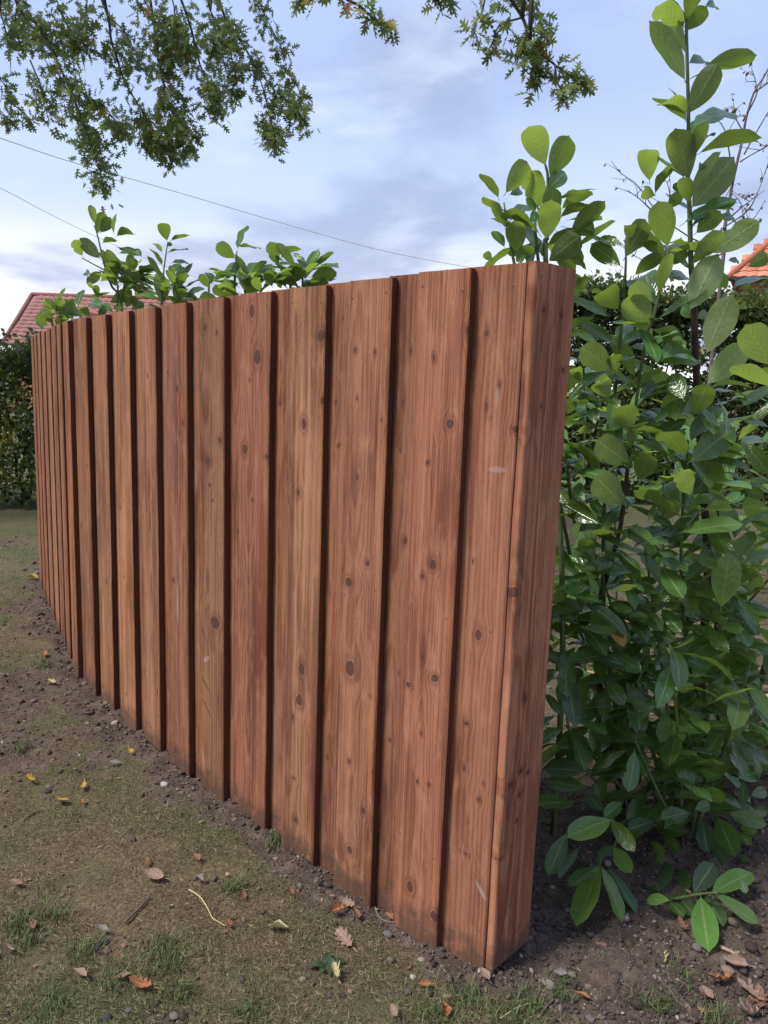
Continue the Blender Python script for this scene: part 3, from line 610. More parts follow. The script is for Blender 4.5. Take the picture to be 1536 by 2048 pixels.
    leaves(Cc, z7, 2.15, [(635,400,390,490,130,'T','young'),(640,400,770,580,95,'T','young'),(570,660,445,1020,170,'T','young'),(580,670,715,990,110,'T','young'),(620,670,790,930,110,'T','dusty',0.08),(545,670,400,800,90,'T','dark',0.08),(650,560,750,700,120,'T','young',0.05),
      (380,480,275,720,110,'T','dusty',0.1),(490,120,250,100,110,'T','dusty',0.2),(490,220,260,170,100,'T','dark',0.2),(420,300,210,300,90,'T','dark',0.15),(520,150,730,50,110,'T','dark',0.25),(590,350,500,250,110,'T','dusty',0.15),(560,640,640,540,60,'T','dusty',0.05),(450,560,350,750,60,'T','dusty',0.15),(700,300,600,380,80,'T','dark',0.2)])
    A2 = Cc
    A2.stem([c0+[-0.05, -0.1, 0.03], at(1190, 1770, 2.3), at(1199, 1732, 2.15)], 0.006, 0.003, True); A2.stem([c0+[-0.02, -0.05, 0.05], at(1225, 1660, 2.3), at(1222, 1640, 2.15)], 0.006, 0.003, True)
    Cc.fill(pc1, 0.10, 0.95, 84, ('dark', 'dark', 'dark', 'young'), 0.2, 0.15); Cc.fill(pc2, 0.1, 0.70, 70, ('dark', 'dark', 'young'), 0.2, 0.1); Cc.fill(pc3, 0.1, 1.0, 30, ('dark', 'dusty'), 0.16, 0.2)
    # tall shoot
    B = Shrub('laurel_shrub', (1.25, 2.80), 'tallest laurel, its bare brown shoot reaching past the top of the frame')
    b0 = np.array([1.25, 2.80, 0.0])
    pb = B.stem([b0, at(1402, 1432, 2.78), at(1407, 1277, 2.75), at(1416, 1147, 2.68), at(1402, 900, 2.5), at(1393, 760, 2.4), at(1389, 649, 2.35), at(1383, 540, 2.31)], 0.019, 0.008, False, 26)
    pbt = B.stem([at(1383, 545, 2.31), at(1381, 500, 2.3), at(1379, 420, 2.28), at(1376, 361, 2.27), at(1377, 240, 2.25), at(1373, 60, 2.25), at(1372, -60, 2.25)], 0.008, 0.0035, True, 22); B.fill(pbt, 0.0, 0.95, 16, ('dark', 'young'), 0.02, -0.7, (0.09, 0.14))
    pb2 = B.stem([b0+[0.0, 0, 0.25], at(1375, 1300, 2.6), at(1362, 1100, 2.5), at(1372, 950, 2.42), at(1376, 880, 2.4)], 0.008, 0.003, True)
    pb3 = B.stem([b0+[0.02, 0, 0.3], at(1440, 1250, 2.6), at(1455, 1120, 2.55), at(1430, 1000, 2.5)], 0.008, 0.003, True)
    leaves(B, z4, 2.26, [(1115,130,965,5,95,'U','young'),(1110,130,1040,0,40,'T'),(1125,150,1240,20,88,'U'),(1225,30,1310,10,45,'T'),(1120,395,955,95,92,'U','young'),(1145,315,1280,275,60,'T'),(1240,320,1475,285,78,'U'),(1145,560,1290,315,140,'U'),
      (1130,560,985,450,85,'U','young'),(1125,600,970,470,45,'U'),(1165,630,1375,520,80,'T'),(1140,890,1075,615,152,'U','young'),(1200,760,1470,630,60,'U'),(1200,710,1260,635,40,'T'),(1160,1030,1375,775,160,'U'),(1120,1110,1380,960,60,'T'),(1180,1160,1310,1040,90,'U'),
      (1290,1090,1385,1075,45,'T'),(1130,960,1065,920,40,'T'),(1150,1540,1290,1260,175,'U','young'),(1260,1260,1495,1100,122,'U','young'),(1370,1430,1536,1370,40,'T'),(1440,1330,1560,1260,80,'U'),(1390,1440,1450,1420,50,'U'),(1340,1300,1400,1295,30,'T'),
      (1140,30,1180,-40,50,'T'),(1150,-20,1210,-120,90,'U'),(1110,-10,1000,-110,90,'U'),(1190,850,1230,800,40,'T')])
    leaves(B, z5, 2.28, [(1140,660,1300,300,205,'U','young'),(1150,860,1400,600,190,'U','young',0.05),(1560,740,1380,470,195,'U','young',-0.1),(1540,880,1310,770,90,'U','young',-0.1),(990,960,910,790,130,'T'),(1060,1060,1150,840,205,'U'),(1040,1230,1220,1020,110,'T'),
      (1040,1360,1330,1140,190,'T'),(1030,1580,960,1390,130,'U','young'),(1040,1640,1360,1560,90,'T','young'),(980,1820,1380,1750,110,'T','young'),(940,1380,780,1160,60,'T'),(950,1700,680,1510,80,'U'),(1000,1330,850,1130,130,'U'),(1240,1380,1330,1170,140,'U','young',0.1),
      (950,900,880,1040,100,'U','young',0.15),(1060,1580,1230,1340,150,'T','dark',0.1),(820,900,880,760,150,'U','young',0.12),(1270,250,1220,160,90,'U','young',0.1),(1390,380,1340,330,60,'U','young',0.12),(1010,640,910,560,80,'T'),(860,700,930,600,90,'T'),(990,650,870,500,110,'T'),
      (1080,430,960,360,100,'T','dark',0.15),(1080,440,1150,400,110,'T','dark',0.15),(880,1740,940,1600,110,'U','young',0.15),(1130,1680,1330,1620,80,'U'),(900,1900,720,1850,60,'T')])
    leaves(B, z6, 2.45, [(1235,490,1290,150,200,'T','young',-0.15),(1190,600,1010,320,150,'T'),(1150,900,890,770,100,'T'),(1170,880,1310,790,115,'T','young'),(1250,750,1530,740,120,'T','young'),(1130,980,815,940,100,'T','young'),(1130,990,960,950,80,'T'),(1130,1000,1360,1110,120,'T'),
      (1120,1070,1330,1210,110,'T'),(1110,1600,890,1460,130,'T'),(1180,1560,1270,1420,150,'T','young'),(780,420,930,430,60,'T'),(1090,240,1160,130,90,'T'),(1000,330,1140,220,80,'T'),(950,520,900,430,120,'U','young',0.2),(1030,560,980,470,120,'U','young',0.2),(1100,520,1010,540,110,'T'),
      (1020,620,1130,660,70,'T'),(790,660,930,720,130,'T','dusty'),(720,680,780,1000,60,'T'),(830,840,920,830,80,'T'),(960,1180,1090,1320,110,'T'),(880,1320,1080,1290,80,'T'),(760,1340,880,1420,80,'T'),(1240,620,1390,640,70,'T'),(1160,520,1260,600,60,'T','young')])
    leaves(B, z7, 2.45, [(1165,180,970,60,120,'T'),(1185,190,1290,10,120,'T','young'),(1170,220,1290,290,90,'T','young'),(830,540,950,660,90,'T'),(950,650,980,850,100,'T'),(850,620,900,780,80,'T','dusty'),(940,490,1030,580,70,'T'),(1080,470,885,440,110,'T'),(880,410,740,450,90,'T','dusty'),
      (1080,360,930,390,100,'T'),(1000,220,1080,200,90,'T'),(920,240,1080,200,60,'T'),(1120,340,1200,310,70,'T')])
    B.fill(pb, 0.06, 0.70, 100, ('dark', 'dark', 'young'), 0.24, 0.1); B.fill(pb2, 0.1, 1, 40, ('dark', 'young'), 0.16, 0.0); B.fill(pb3, 0.1, 1, 44, ('dark', 'young'), 0.16, 0.0)
    # leaning shrub at the right edge
    E_ = Shrub('laurel_shrub', (1.52, 3.05), 'laurel with a thick brown stem leaning out of the right edge')
    e0 = np.array([1.52, 3.05, 0.0])
    pe = E_.stem([e0, at(1460, 1534, 3.0), at(1475, 1447, 2.98), at(1516, 1370, 2.95), at(1545, 1280, 2.9), at(1580, 1050, 2.85), at(1570, 800, 2.8), at(1560, 600, 2.75)], 0.021, 0.005, False, 24)
    pe2 = E_.stem([e0+[0, 0, 0.3], at(1430, 1260, 2.95), at(1490, 1210, 2.9), at(1545, 1150, 2.85)], 0.009, 0.004, False)
    leaves(E_, z5, 2.6, [(1380,1540,1520,1590,120,'T'),(1550,1860,1400,1580,130,'U','young'),(1360,1240,1560,1220,60,'T'),(1385,1240,1540,1440,110,'T'),(1320,1860,1400,1700,60,'T'),(1490,700,1536,600,80,'U','young')])
    leaves(E_, z6, 2.7, [(1500,250,1320,40,50,'T'),(1400,360,1536,290,110,'U','young'),(1410,600,1536,470,120,'U','young'),(1260,540,1320,150,70,'T','young'),(1290,560,1480,660,80,'T'),(1350,640,1480,640,90,'T'),(1280,860,1430,940,90,'T'),(1440,830,1420,950,50,'T'),
      (1380,1200,1300,1440,60,'U'),(1440,1250,1530,1100,100,'T'),(1420,1330,1536,1260,60,'T'),(1350,1300,1536,1400,70,'T'),(1340,1600,1490,1530,90,'T'),(1440,1140,1536,1130,70,'T'),(1300,100,1420,60,140,'U','young'),(1230,690,1300,640,90,'U'),(1310,300,1380,200,70,'T','young')])
    leaves(E_, z7, 2.5, [(1250,390,1350,620,150,'T'),(1160,405,1190,590,130,'T','dusty'),(1310,360,1530,430,90,'T'),(1370,160,1490,120,100,'T'),(1400,190,1390,310,70,'T','dusty'),(1440,260,1536,230,70,'T'),(1450,350,1536,350,70,'T'),(1370,470,1440,540,60,'T'),(1220,540,1300,650,100,'T','dusty'),(1390,600,1420,650,60,'T','dusty'),(1380,440,1470,470,60,'T')])
    E_.fill(pe, 0.1, 0.9, 110, ('dark', 'young', 'young'), 0.22, 0.05); E_.fill(pe2, 0.2, 1.0, 24, ('dark', 'young'), 0.14, 0.05)
    # shrub at the back of the group, bright leaves seen against the light
    Fb = Shrub('laurel_shrub', (1.02, 3.25), 'laurel of bright yellow green leaves behind, seen between the fence end and the dark stems')
    f0 = np.array([1.02, 3.25, 0.0])
    for (px_, top, nn) in ((1170, 720, 60), (1235, 800, 50), (1330, 850, 60), (1440, 880, 60)):
        pf = Fb.stem([f0, at(px_, 1350, 3.2), at(px_-5, 1050, 3.15), at(px_+5, top, 3.1)], 0.009, 0.003, True); Fb.fill(pf, 0.15, 1.0, nn, ('young', 'young', 'dark'), 0.2, -0.1)
    Gs = Shrub('laurel_shrub', (1.12, 2.58), 'low bushy laurel of many shoots filling the foot of the right-hand group')
    g0 = np.array([1.12, 2.58, 0.0])
    for (px_, py_, Yt, nn) in ((1120, 1180, 2.62, 42), (1185, 1090, 2.5, 42), (1285, 1060, 2.45, 46), (1340, 1290, 2.3, 36), (1455, 1130, 2.5, 46), (1500, 1330, 2.45, 40), (1270, 1480, 2.3, 24), (1130, 1450, 2.5, 20)):
        tp = at(px_, py_, Yt); pg = Gs.stem([g0+[(tp[0]-g0[0])*0.15, 0, 0], g0*0.45+tp*0.55+[0, 0, -0.05], tp], 0.008, 0.003, True); Gs.fill(pg, 0.12, 1.0, nn, ('dark', 'dark', 'young'), 0.15, 0.1)
    # low sprig lying out over the soil
    S = Shrub('laurel_sprig', (1.02, 2.30), 'low bright green laurel sprig lying out over the bare soil')
    s0 = np.array([1.02, 2.30, -0.02])
    S.stem([s0, at(1340, 1798, 2.22), at(1400, 1788, 2.16), at(1435, 1786, 2.12)], 0.006, 0.003, True)
    leaves(S, z7, 2.14, [(1110,820,1230,640,130,'T','dusty'),(1215,820,1450,690,122,'T','young'),(1230,825,1475,1005,102,'T','young'),(1150,845,1195,1145,150,'T','young'),(1180,840,1280,1000,80,'T','dusty',0.05),(970,860,835,855,70,'T','young'),(975,870,1050,950,45,'T'),(1040,860,1110,940,70,'T','dusty',0.04),(1380,740,1410,820,50,'T','dusty',0.05)])
    # tops showing over the far part of the fence
    def far(x, y, Y, label, stems, rows, nfill=14, zf=z2):
        base = at(x, y, Y); sh = Shrub('laurel_shrub', (base[0], base[1]), label); g0 = np.array([base[0], base[1], 0.0]); ps = None
        for st in stems: ps = sh.stem([g0, at(*zf(*st[0]), Y)*[1, 1, 0.6]]+[at(*zf(*q), Y) for q in st], 0.010, 0.003, True, 16)
        leaves(sh, zf, Y, rows); sh.fill(ps, 0.25, 0.62, nfill//2, ('dark', 'young'), 0.14, 0.1); sh.fill(ps, 0.58, 0.88, int(nfill*1.3), ('dark', 'young'), 0.12, -0.35, (0.11, 0.16))
    far(225, 640, 4.75, 'tallest far laurel, crowded leaves above the fence beside the tiled roof', [[(520,520),(470,400),(440,300),(415,190),(400,150)],[(500,520),(490,380),(350,290)],[(520,500),(545,380),(560,340)]],
      [(400,140,385,65,30,'U','young'),(415,185,440,95,45,'U'),(430,180,470,120,50,'U'),(485,180,490,97,18,'U'),(500,195,580,155,40,'U'),(440,225,500,195,30,'U'),(425,290,340,205,75,'U'),(350,280,310,205,45,'U','young'),(440,310,500,260,80,'U'),(495,410,455,320,55,'U','young'),
       (505,245,600,265,22,'T'),(510,270,565,262,15,'T'),(505,390,590,355,60,'U'),(385,370,350,335,30,'T'),(395,420,375,390,30,'U','young'),(440,500,360,460,50,'T'),(470,480,560,430,50,'U'),(540,500,560,435,60,'U','young'),(600,360,605,315,25,'U'),(590,380,650,370,20,'T'),
       (380,540,345,490,50,'U'),(420,540,450,500,45,'T'),(330,500,350,420,30,'T'),(480,520,390,470,35,'T'),(430,350,380,390,40,'U'),(520,350,470,330,50,'T'),(560,520,610,480,40,'T'),(570,500,580,450,30,'T','young'),(420,450,400,400,45,'U'),(540,330,530,300,40,'T')], 40)
    far(125, 660, 5.7, 'low laurel top in front of the tiled roof at the far end of the fence', [[(225,590),(210,550),(200,520)],[(270,580),(265,540)]],
      [(200,580,150,525,40,'U'),(215,540,190,485,40,'U'),(240,540,255,410,15,'U'),(260,540,250,460,40,'U','young'),(290,555,280,460,45,'U','young'),(305,550,310,460,40,'U'),(180,595,160,550,25,'T'),(220,570,195,520,35,'U'),(320,540,345,500,30,'T'),(240,580,275,530,35,'U','young')], 20)
    far(330, 640, 4.6, 'slender laurel shoot with one round leaf on top, beside the tallest far laurel', [[(690,500),(695,400),(700,330),(715,225)],[(740,490),(760,430)]],
      [(712,215,690,120,58,'U'),(732,215,808,185,20,'U'),(690,265,655,210,22,'U','young'),(690,320,650,235,22,'U'),(720,265,798,240,14,'U'),(735,310,812,298,22,'T'),(715,365,770,310,30,'T'),(685,470,680,340,50,'U','young'),(700,480,715,380,40,'U','young'),(755,490,705,430,25,'U'),
       (760,470,790,400,40,'T'),(720,410,810,400,25,'T'),(800,455,850,410,25,'T'),(715,240,735,220,20,'T'),(660,350,680,340,15,'T')], 24)
    far(475, 620, 3.95, 'laurel top with one leaf standing upright, left of the fence middle', [[(1000,450),(1005,350),(1010,260)],[(890,450),(895,400)],[(1045,450),(1040,400)]],
      [(890,415,850,355,35,'U'),(900,400,890,330,35,'T'),(915,385,960,355,25,'U'),(1000,290,920,225,60,'U'),(1015,250,1040,140,30,'T'),(1020,240,1115,235,22,'U'),(1035,360,940,305,55,'T'),(1040,420,1030,275,42,'U','young'),(1010,440,935,395,50,'U','young'),(1050,440,1110,375,60,'U','young'),
       (1075,390,1060,325,30,'T'),(850,460,940,445,40,'U'),(820,440,870,405,25,'T'),(980,440,900,420,45,'U'),(1080,430,1130,400,40,'U'),(960,380,930,350,25,'T'),(1060,400,1110,370,40,'U','young')], 24)
    far(585, 600, 3.75, 'broad-leaved laurel top nearest the fence middle, right of the upright leaf', [[(1240,430),(1210,370),(1190,320)],[(1290,420),(1290,380)]],
      [(1185,320,1145,210,52,'U'),(1200,290,1285,215,38,'U'),(1240,400,1290,300,70,'U'),(1250,410,1205,345,50,'U'),(1210,390,1110,350,50,'U'),(1220,410,1150,350,25,'T'),(1300,380,1340,290,35,'U','young'),(1295,350,1285,265,40,'T'),(1330,370,1440,345,52,'U'),(1315,405,1405,385,45,'U'),
       (1160,410,1130,340,50,'U'),(1110,430,1080,370,40,'U','young'),(1250,270,1285,290,20,'T'),(1400,390,1420,380,10,'T'),(1200,420,1180,380,40,'U','young')], 24)
build_laurels()

# ------------------------------------------------------------------ overhanging oak
def oak_leaf_template():
    """lobed oak leaf, length 1 along +y, slightly cupped; triangles"""
    half = [(0.0, 0.0), (0.03, 0.16), (0.24, 0.24), (0.05, 0.34), (0.38, 0.58), (0.06, 0.55), (0.30, 0.86), (0.05, 0.76), (0.09, 0.94), (0.0, 1.0)]
    V = [(0, y, 0) for (_, y) in ((0, 0.0), (0, 0.3), (0, 0.52), (0, 0.72), (0, 1.0))]; T = []
    for sgn in (1, -1):
        b0 = len(V); V += [(sgn*x, y, 0.18*x) for x, y in half[1:-1]]; i = lambda k: b0+k-1
        tr = [(0, i(1), 1), (i(1), i(2), i(3)), (i(1), i(3), 1), (1, i(3), 2), (i(3), i(4), i(5)), (i(3), i(5), 2), (2, i(5), 3), (i(5), i(6), i(7)), (i(5), i(7), 3), (3, i(7), 4), (i(7), i(8), 4)]
        T += [t if sgn > 0 else t[::-1] for t in tr]
    return np.array(V, float), np.array(T, int)
OAK_V, OAK_T = oak_leaf_template()
def leaf_mat_attr(name, stops, trans, tfac=0.35, rough=0.5):
    b = NT(name); r = b.attr('rnd'); col = b.ramp(r, stops); tr = b.n('ShaderNodeBsdfTranslucent'); b.put(tr.inputs['Color'], b.mix(col, trans, 0.6))
    return b.end(b.mixsh(b.bsdf(col, rough, None, 0.4), tr.outputs[0], tfac))
def leaf_mat_rnd(name, stops, trans, tfac=0.35, rough=0.5):
    b = NT(name); r = b.rnd(); col = b.ramp(r, stops); tr = b.n('ShaderNodeBsdfTranslucent'); b.put(tr.inputs['Color'], b.mix(col, trans, 0.6))
    return b.end(b.mixsh(b.bsdf(col, rough, None, 0.4), tr.outputs[0], tfac))
OAK_STOPS = [(0.0, (0.075, 0.115, 0.052)), (0.35, (0.135, 0.18, 0.07)), (0.7, (0.21, 0.25, 0.08)), (0.90, (0.31, 0.28, 0.07)), (0.955, (0.30, 0.15, 0.03)), (1.0, (0.32, 0.10, 0.04))]
def rand_frames(n, L, hang, rng):
    """leaf axes (n,3,3): y = length axis (hanging by `hang`), x across, z normal; scaled"""
    y = rng.normal(size=(n, 3)); y[:, 2] -= hang; y /= np.linalg.norm(y, axis=1)[:, None]
    z = rng.normal(size=(n, 3)); z[:, 2] += 0.6; z -= (z*y).sum(1)[:, None]*y; z /= np.linalg.norm(z, axis=1)[:, None]; x = np.cross(y, z)
    return np.stack([x, y, z], 2)*L[:, None, None]
def build_oak():
    trunk = np.array([-6.2, 7.4, 0.0]); root = empty('oak_tree', trunk); tag(root, 'oak overhead, drooping leafy boughs hanging in from the top edge', 'tree')
    bark = bark_material('oak_bark', (0.02, 0.016, 0.013), (0.09, 0.075, 0.06))
    V, Fc = tube([p-trunk for p in smooth_path([trunk+[0, 0, -0.2], trunk+[0.05, 0, 0.4], trunk+[0.1, 0.0, 3], trunk+[0.3, 0, 6.5], trunk+[0.4, 0, 9]], 16)], list(np.linspace(0.34, 0.12, 16)), 12)
    link('trunk', mesh_py('trunk', V, Fc, True), bark, root)
    rng = np.random.default_rng(3)
    # boughs: (image polyline, distance at each end, leaf density per m, leaf spread px, limb?)
    D1 = 6.6
    BR = [([(10,-60),(40,20),(75,50),(100,85),(118,130),(140,180),(165,240),(190,310),(208,372)], 1.0, 24), ([(75,50),(130,80),(168,104)], 1.0, 18), ([(128,150),(170,190),(210,215),(242,262)], 1.0, 16),
          ([(180,-60),(215,30),(222,80),(235,120),(250,165),(280,215),(300,250),(330,290),(352,318)], 0.8, 20), ([(215,30),(250,65),(268,100),(280,130)], 1.0, 18), ([(300,230),(345,235),(380,250)], 1.1, 14), ([(285,225),(300,290),(345,315)], 1.0, 12),
          ([(290,-60),(310,60),(320,130),(335,200),(360,260),(372,285)], 1.0, 20), ([(340,-60),(380,50),(400,130),(430,190),(428,215)], 1.0, 22), ([(420,-60),(455,50),(480,80),(510,130),(540,170),(575,205),(605,240)], 1.0, 20),
          ([(510,130),(530,190),(540,240),(552,288)], 1.1, 15), ([(420,20),(455,90),(470,150),(480,205)], 1.0, 18), ([(-20,140),(10,170),(25,200),(12,245)], 1.0, 14), ([(0,20),(18,90),(22,150)], 0.12, 6), ([(12,195),(45,225),(80,252)], 0.35, 7),
          ([(260,-60),(300,20),(350,60),(370,110)], 1.3, 26), ([(330,-50),(350,30),(330,90),(340,140)], 1.4, 28), ([(400,-50),(430,60),(420,120)], 1.3, 24), ([(100,-60),(120,20),(150,60)], 1.2, 26), ([(180,-40),(170,30),(160,90)], 0.9, 16), ([(500,-60),(520,10),(545,60),(570,110)], 0.7, 14), ([(560,130),(590,165),(607,205)], 0.8, 10), ([(50,-40),(30,40),(40,90)], 0.9, 16)]
    BR += [([(165,240),(190,310),(208,372)], 1.2, 20), ([(150,200),(172,260),(190,290)], 1.0, 16), ([(300,250),(330,290),(352,318)], 1.0, 20), ([(420,150),(440,200)], 1.0, 16), ([(560,190),(590,215),(608,245)], 1.0, 12), ([(540,230),(552,290)], 1.0, 12), ([(60,120),(85,180),(100,230)], 0.9, 16), ([(170,190),(230,240),(250,268)], 1.0, 14), ([(320,150),(345,200),(370,240)], 1.0, 22), ([(0,-30),(20,30),(60,70)], 1.0, 20)]
    BR2 = [([(640,-60),(690,-5),(720,12),(745,35),(786,55)], 0.75, 11), ([(590,-50),(605,-10),(632,5)], 0.6, 8), ([(850,-60),(875,0),(886,32)], 1.0, 12), ([(890,-60),(905,0),(922,20)], 0.7, 8),
           ([(985,-80),(1010,-20),(1045,35),(1060,80),(1080,105),(1110,130),(1140,150),(1172,158)], 0.95, 17), ([(975,-30),(965,20),(950,50),(945,68)], 0.8, 13), ([(1045,35),(1000,50),(985,85),(978,100)], 0.8, 12), ([(1060,80),(1040,110),(1025,130)], 1.1, 13), ([(1080,105),(1070,150),(1085,185)], 1.1, 13), ([(1110,130),(1115,165),(1128,185)], 1.0, 12), ([(1020,-40),(1060,5),(1085,30)], 1.2, 14), ([(1060,60),(1090,70),(1100,90)], 0.8, 10)]
    pts, Ls = [], []; twigs = ([], []); limb_pts = []
    def bough(poly, dens, spread, D, leafL, kk):
        P = [at(x, y, D+kk) for x, y in poly]; Q = smooth_path(P, max(6, len(P)*3)); ln = sum(np.linalg.norm(b-a) for a, b in zip(Q[:-1], Q[1:]))
        r0 = 0.012 if len(poly) > 4 else 0.006
        V, Fc = tube([q-trunk for q in Q], list(np.linspace(r0, 0.0025, len(Q))), 5); link('branch', mesh_py('branch', V, Fc, True), bark, root); limb_pts.append(Q[0])
        n = int(ln*dens*100); s = spread/F_PX*D; cl = max(3, int(n/7)); cs = rng.random(cl)**0.8
        for _ in range(n):
            t = min(0.999, max(0, cs[rng.integers(cl)]+rng.normal()*0.02)); i = t*(len(Q)-1); j = int(i); c = Q[j]*(1-(i-j))+Q[j+1]*(i-j)
            off = rng.normal(size=3)*s*0.62; off[2] -= s*0.25; pts.append(c+off); Ls.append(leafL*rng.uniform(0.6, 1.15))
    for k, (p, d, s) in enumerate(BR): bough(p, d*2.6, s*1.05, D1, 0.085, rng.uniform(-0.5, 0.5))
    n_left = len(pts)
    for k, (p, d, s) in enumerate(BR2): bough(p, d*1.5, s, 4.7, 0.092, rng.uniform(-0.15, 0.15))
    pts = np.array(pts); Ls = np.array(Ls); M = rand_frames(len(pts), Ls, 0.55, rng); rnd = np.clip(rng.beta(2.0, 3.2, len(pts))+(rng.random(len(pts)) < 0.05)*0.45, 0, 1)
    # limbs from the trunk to where the boughs enter
    tops = np.array(limb_pts); order = np.argsort(tops[:, 0]); mat = bark
    for grp in np.array_split(order, 6):
        c = tops[grp].mean(0)+[0, 0, 0.9]; st = trunk+[0.3, 0, 6.0]; mid = (st+c)/2+[0, 0, 0.7]; Q = smooth_path([st, mid, c], 12)
        V, Fc = tube([q-trunk for q in Q], list(np.linspace(0.09, 0.03, 12)), 8); link('limb', mesh_py('limb', V, Fc, True), mat, root)
        for g in grp:
            if tops[g][2] > at(0, -30, tops[g][1])[2]-0.2:
                Q = smooth_path([c, (c+tops[g])/2+[0, 0, 0.15], tops[g]], 8); V, Fc = tube([q-trunk for q in Q], list(np.linspace(0.025, 0.011, 8)), 6); link('branch', mesh_py('branch', V, Fc, True), mat, root)
    # the nearest bough leaf by leaf, the rest as one mass
    idx = np.arange(len(pts)); nearest = idx[n_left:][:300]; rest = np.setdiff1d(idx, nearest)
    me = mesh_np('leaf', OAK_V, OAK_T); me.materials.append(leaf_mat_rnd('oak_leaf', OAK_STOPS, (0.26, 0.34, 0.06), 0.45))
    for i in nearest:
        q = pts[i]-trunk; m_ = M[i]; link('leaf', me, None, root, Matrix(((*m_[0], q[0]), (*m_[1], q[1]), (*m_[2], q[2]), (0, 0, 0, 1))))
    V, T = scatter_np(OAK_V, OAK_T, M[rest], pts[rest]-trunk); o = link('foliage', mesh_np('foliage', V, T, {'rnd': np.repeat(rnd[rest], len(OAK_V))}), leaf_mat_attr('oak_foliage', OAK_STOPS, (0.26, 0.34, 0.06), 0.45), root); o['kind'] = 'stuff'
    # the crown above the frame, so that the boughs belong to a whole tree
    n = 2600; c = trunk+np.array([0.6, -0.2, 8.3]); u = rng.normal(size=(n, 3)); u /= np.linalg.norm(u, axis=1)[:, None]; p = c+u*np.array([3.2, 2.6, 2.3])*rng.uniform(0.55, 1.0, n)[:, None]
    p = p[p[:, 2] > 6.6]; V, T = scatter_np(OAK_V, OAK_T, rand_frames(len(p), rng.uniform(0.22, 0.36, len(p)), 0.3, rng), p-trunk)
    o = link('crown', mesh_np('crown', V, T, {'rnd': np.repeat(rng.beta(2, 3.2, len(p)), len(OAK_V))}), bpy.data.materials['oak_foliage'], root); o['kind'] = 'stuff'
build_oak()

# ------------------------------------------------------------------ hedges, sapling
HQ_V = np.array([(0, 0, 0), (0.32, 0.45, 0.08), (0, 1, 0), (-0.32, 0.45, 0.08)], float); HQ_T = np.array([(0, 1, 2), (0, 2, 3)], int)
HEDGE_MAT = leaf_mat_attr('hedge_leaf', [(0.0, (0.025, 0.038, 0.018)), (0.4, (0.06, 0.088, 0.028)), (0.72, (0.14, 0.17, 0.045)), (0.9, (0.28, 0.27, 0.05)), (1.0, (0.42, 0.27, 0.06))], (0.22, 0.30, 0.03), 0.3, 0.45)
TWIG = bark_material('hedge_twig', (0.02, 0.015, 0.012), (0.07, 0.055, 0.045))
def hedge(name, label, x0, x1, yc, dy, h, n, seed, leafL, stems, yel):
    rng = np.random.default_rng(seed); base = np.array([(x0+x1)/2, yc, 0.0]); root = empty(name, base); tag(root, label, 'hedge')
    X = rng.uniform(x0, x1, n); side = rng.random(n)
    top = h+(vnoise(X, X*0, 1.3, 3)-0.5)*0.35
    Z = rng.random(n)**0.8*top; bulge = (vnoise(X, Z, 1.6, 3)-0.5)*0.7
    Y = yc-dy*0.5-bulge*0.5+np.abs(rng.normal(size=n))*dy*0.28
    k = side < 0.22; Z[k] = top[k]+rng.normal(size=k.sum())*0.10; Y[k] = yc+(rng.random(k.sum())-0.5)*dy
    fr = rand_frames(n, rng.uniform(0.6, 1.2, n)*leafL, 0.0, rng); patch = vnoise(X, Z+7, 2.2, 3); r = np.clip(rng.beta(2, 3, n)+(patch-0.55)*yel, 0, 1)
    gap = vnoise(X+3, Z, 3.0, 2) < 0.30; keep = ~(gap & (side > 0.22)); P = np.stack([X, Y, Z], 1)[keep]
    V, T = scatter_np(HQ_V, HQ_T, fr[keep], P-base); o = link('foliage', mesh_np('foliage', V, T, {'rnd': np.repeat(r[keep], 4)}), HEDGE_MAT, root); o['kind'] = 'stuff'
    for _ in range(stems):
        x = rng.uniform(x0, x1); y = yc+rng.normal()*dy*0.15; pts = [np.array([x, y, -0.05])]
        for k in range(5): pts.append(pts[-1]+[rng.normal()*0.13, rng.normal()*0.1, h/5.2])
        V, Fc = tube([q-base for q in smooth_path(pts, 10)], list(np.linspace(0.022, 0.006, 10)), 5); link('stem', mesh_py('stem', V, Fc, True), TWIG, root)
hedge('garden_hedge', 'tall dark hedge at the left edge beyond the far end of the fence', -7.4, -3.25, 9.1, 1.1, 1.66, 26000, 4, 0.07, 40, 1.6)
hedge('garden_hedge', 'long green and yellow hedge behind the laurels on the right', 0.6, 8.2, 11.2, 1.3, 2.72, 90000, 6, 0.085, 40, 1.1)
hedge('garden_hedge', 'low hedge closing the lawn behind the fence middle', -3.6, 1.0, 12.6, 1.0, 1.9, 16000, 9, 0.09, 16, 0.8)

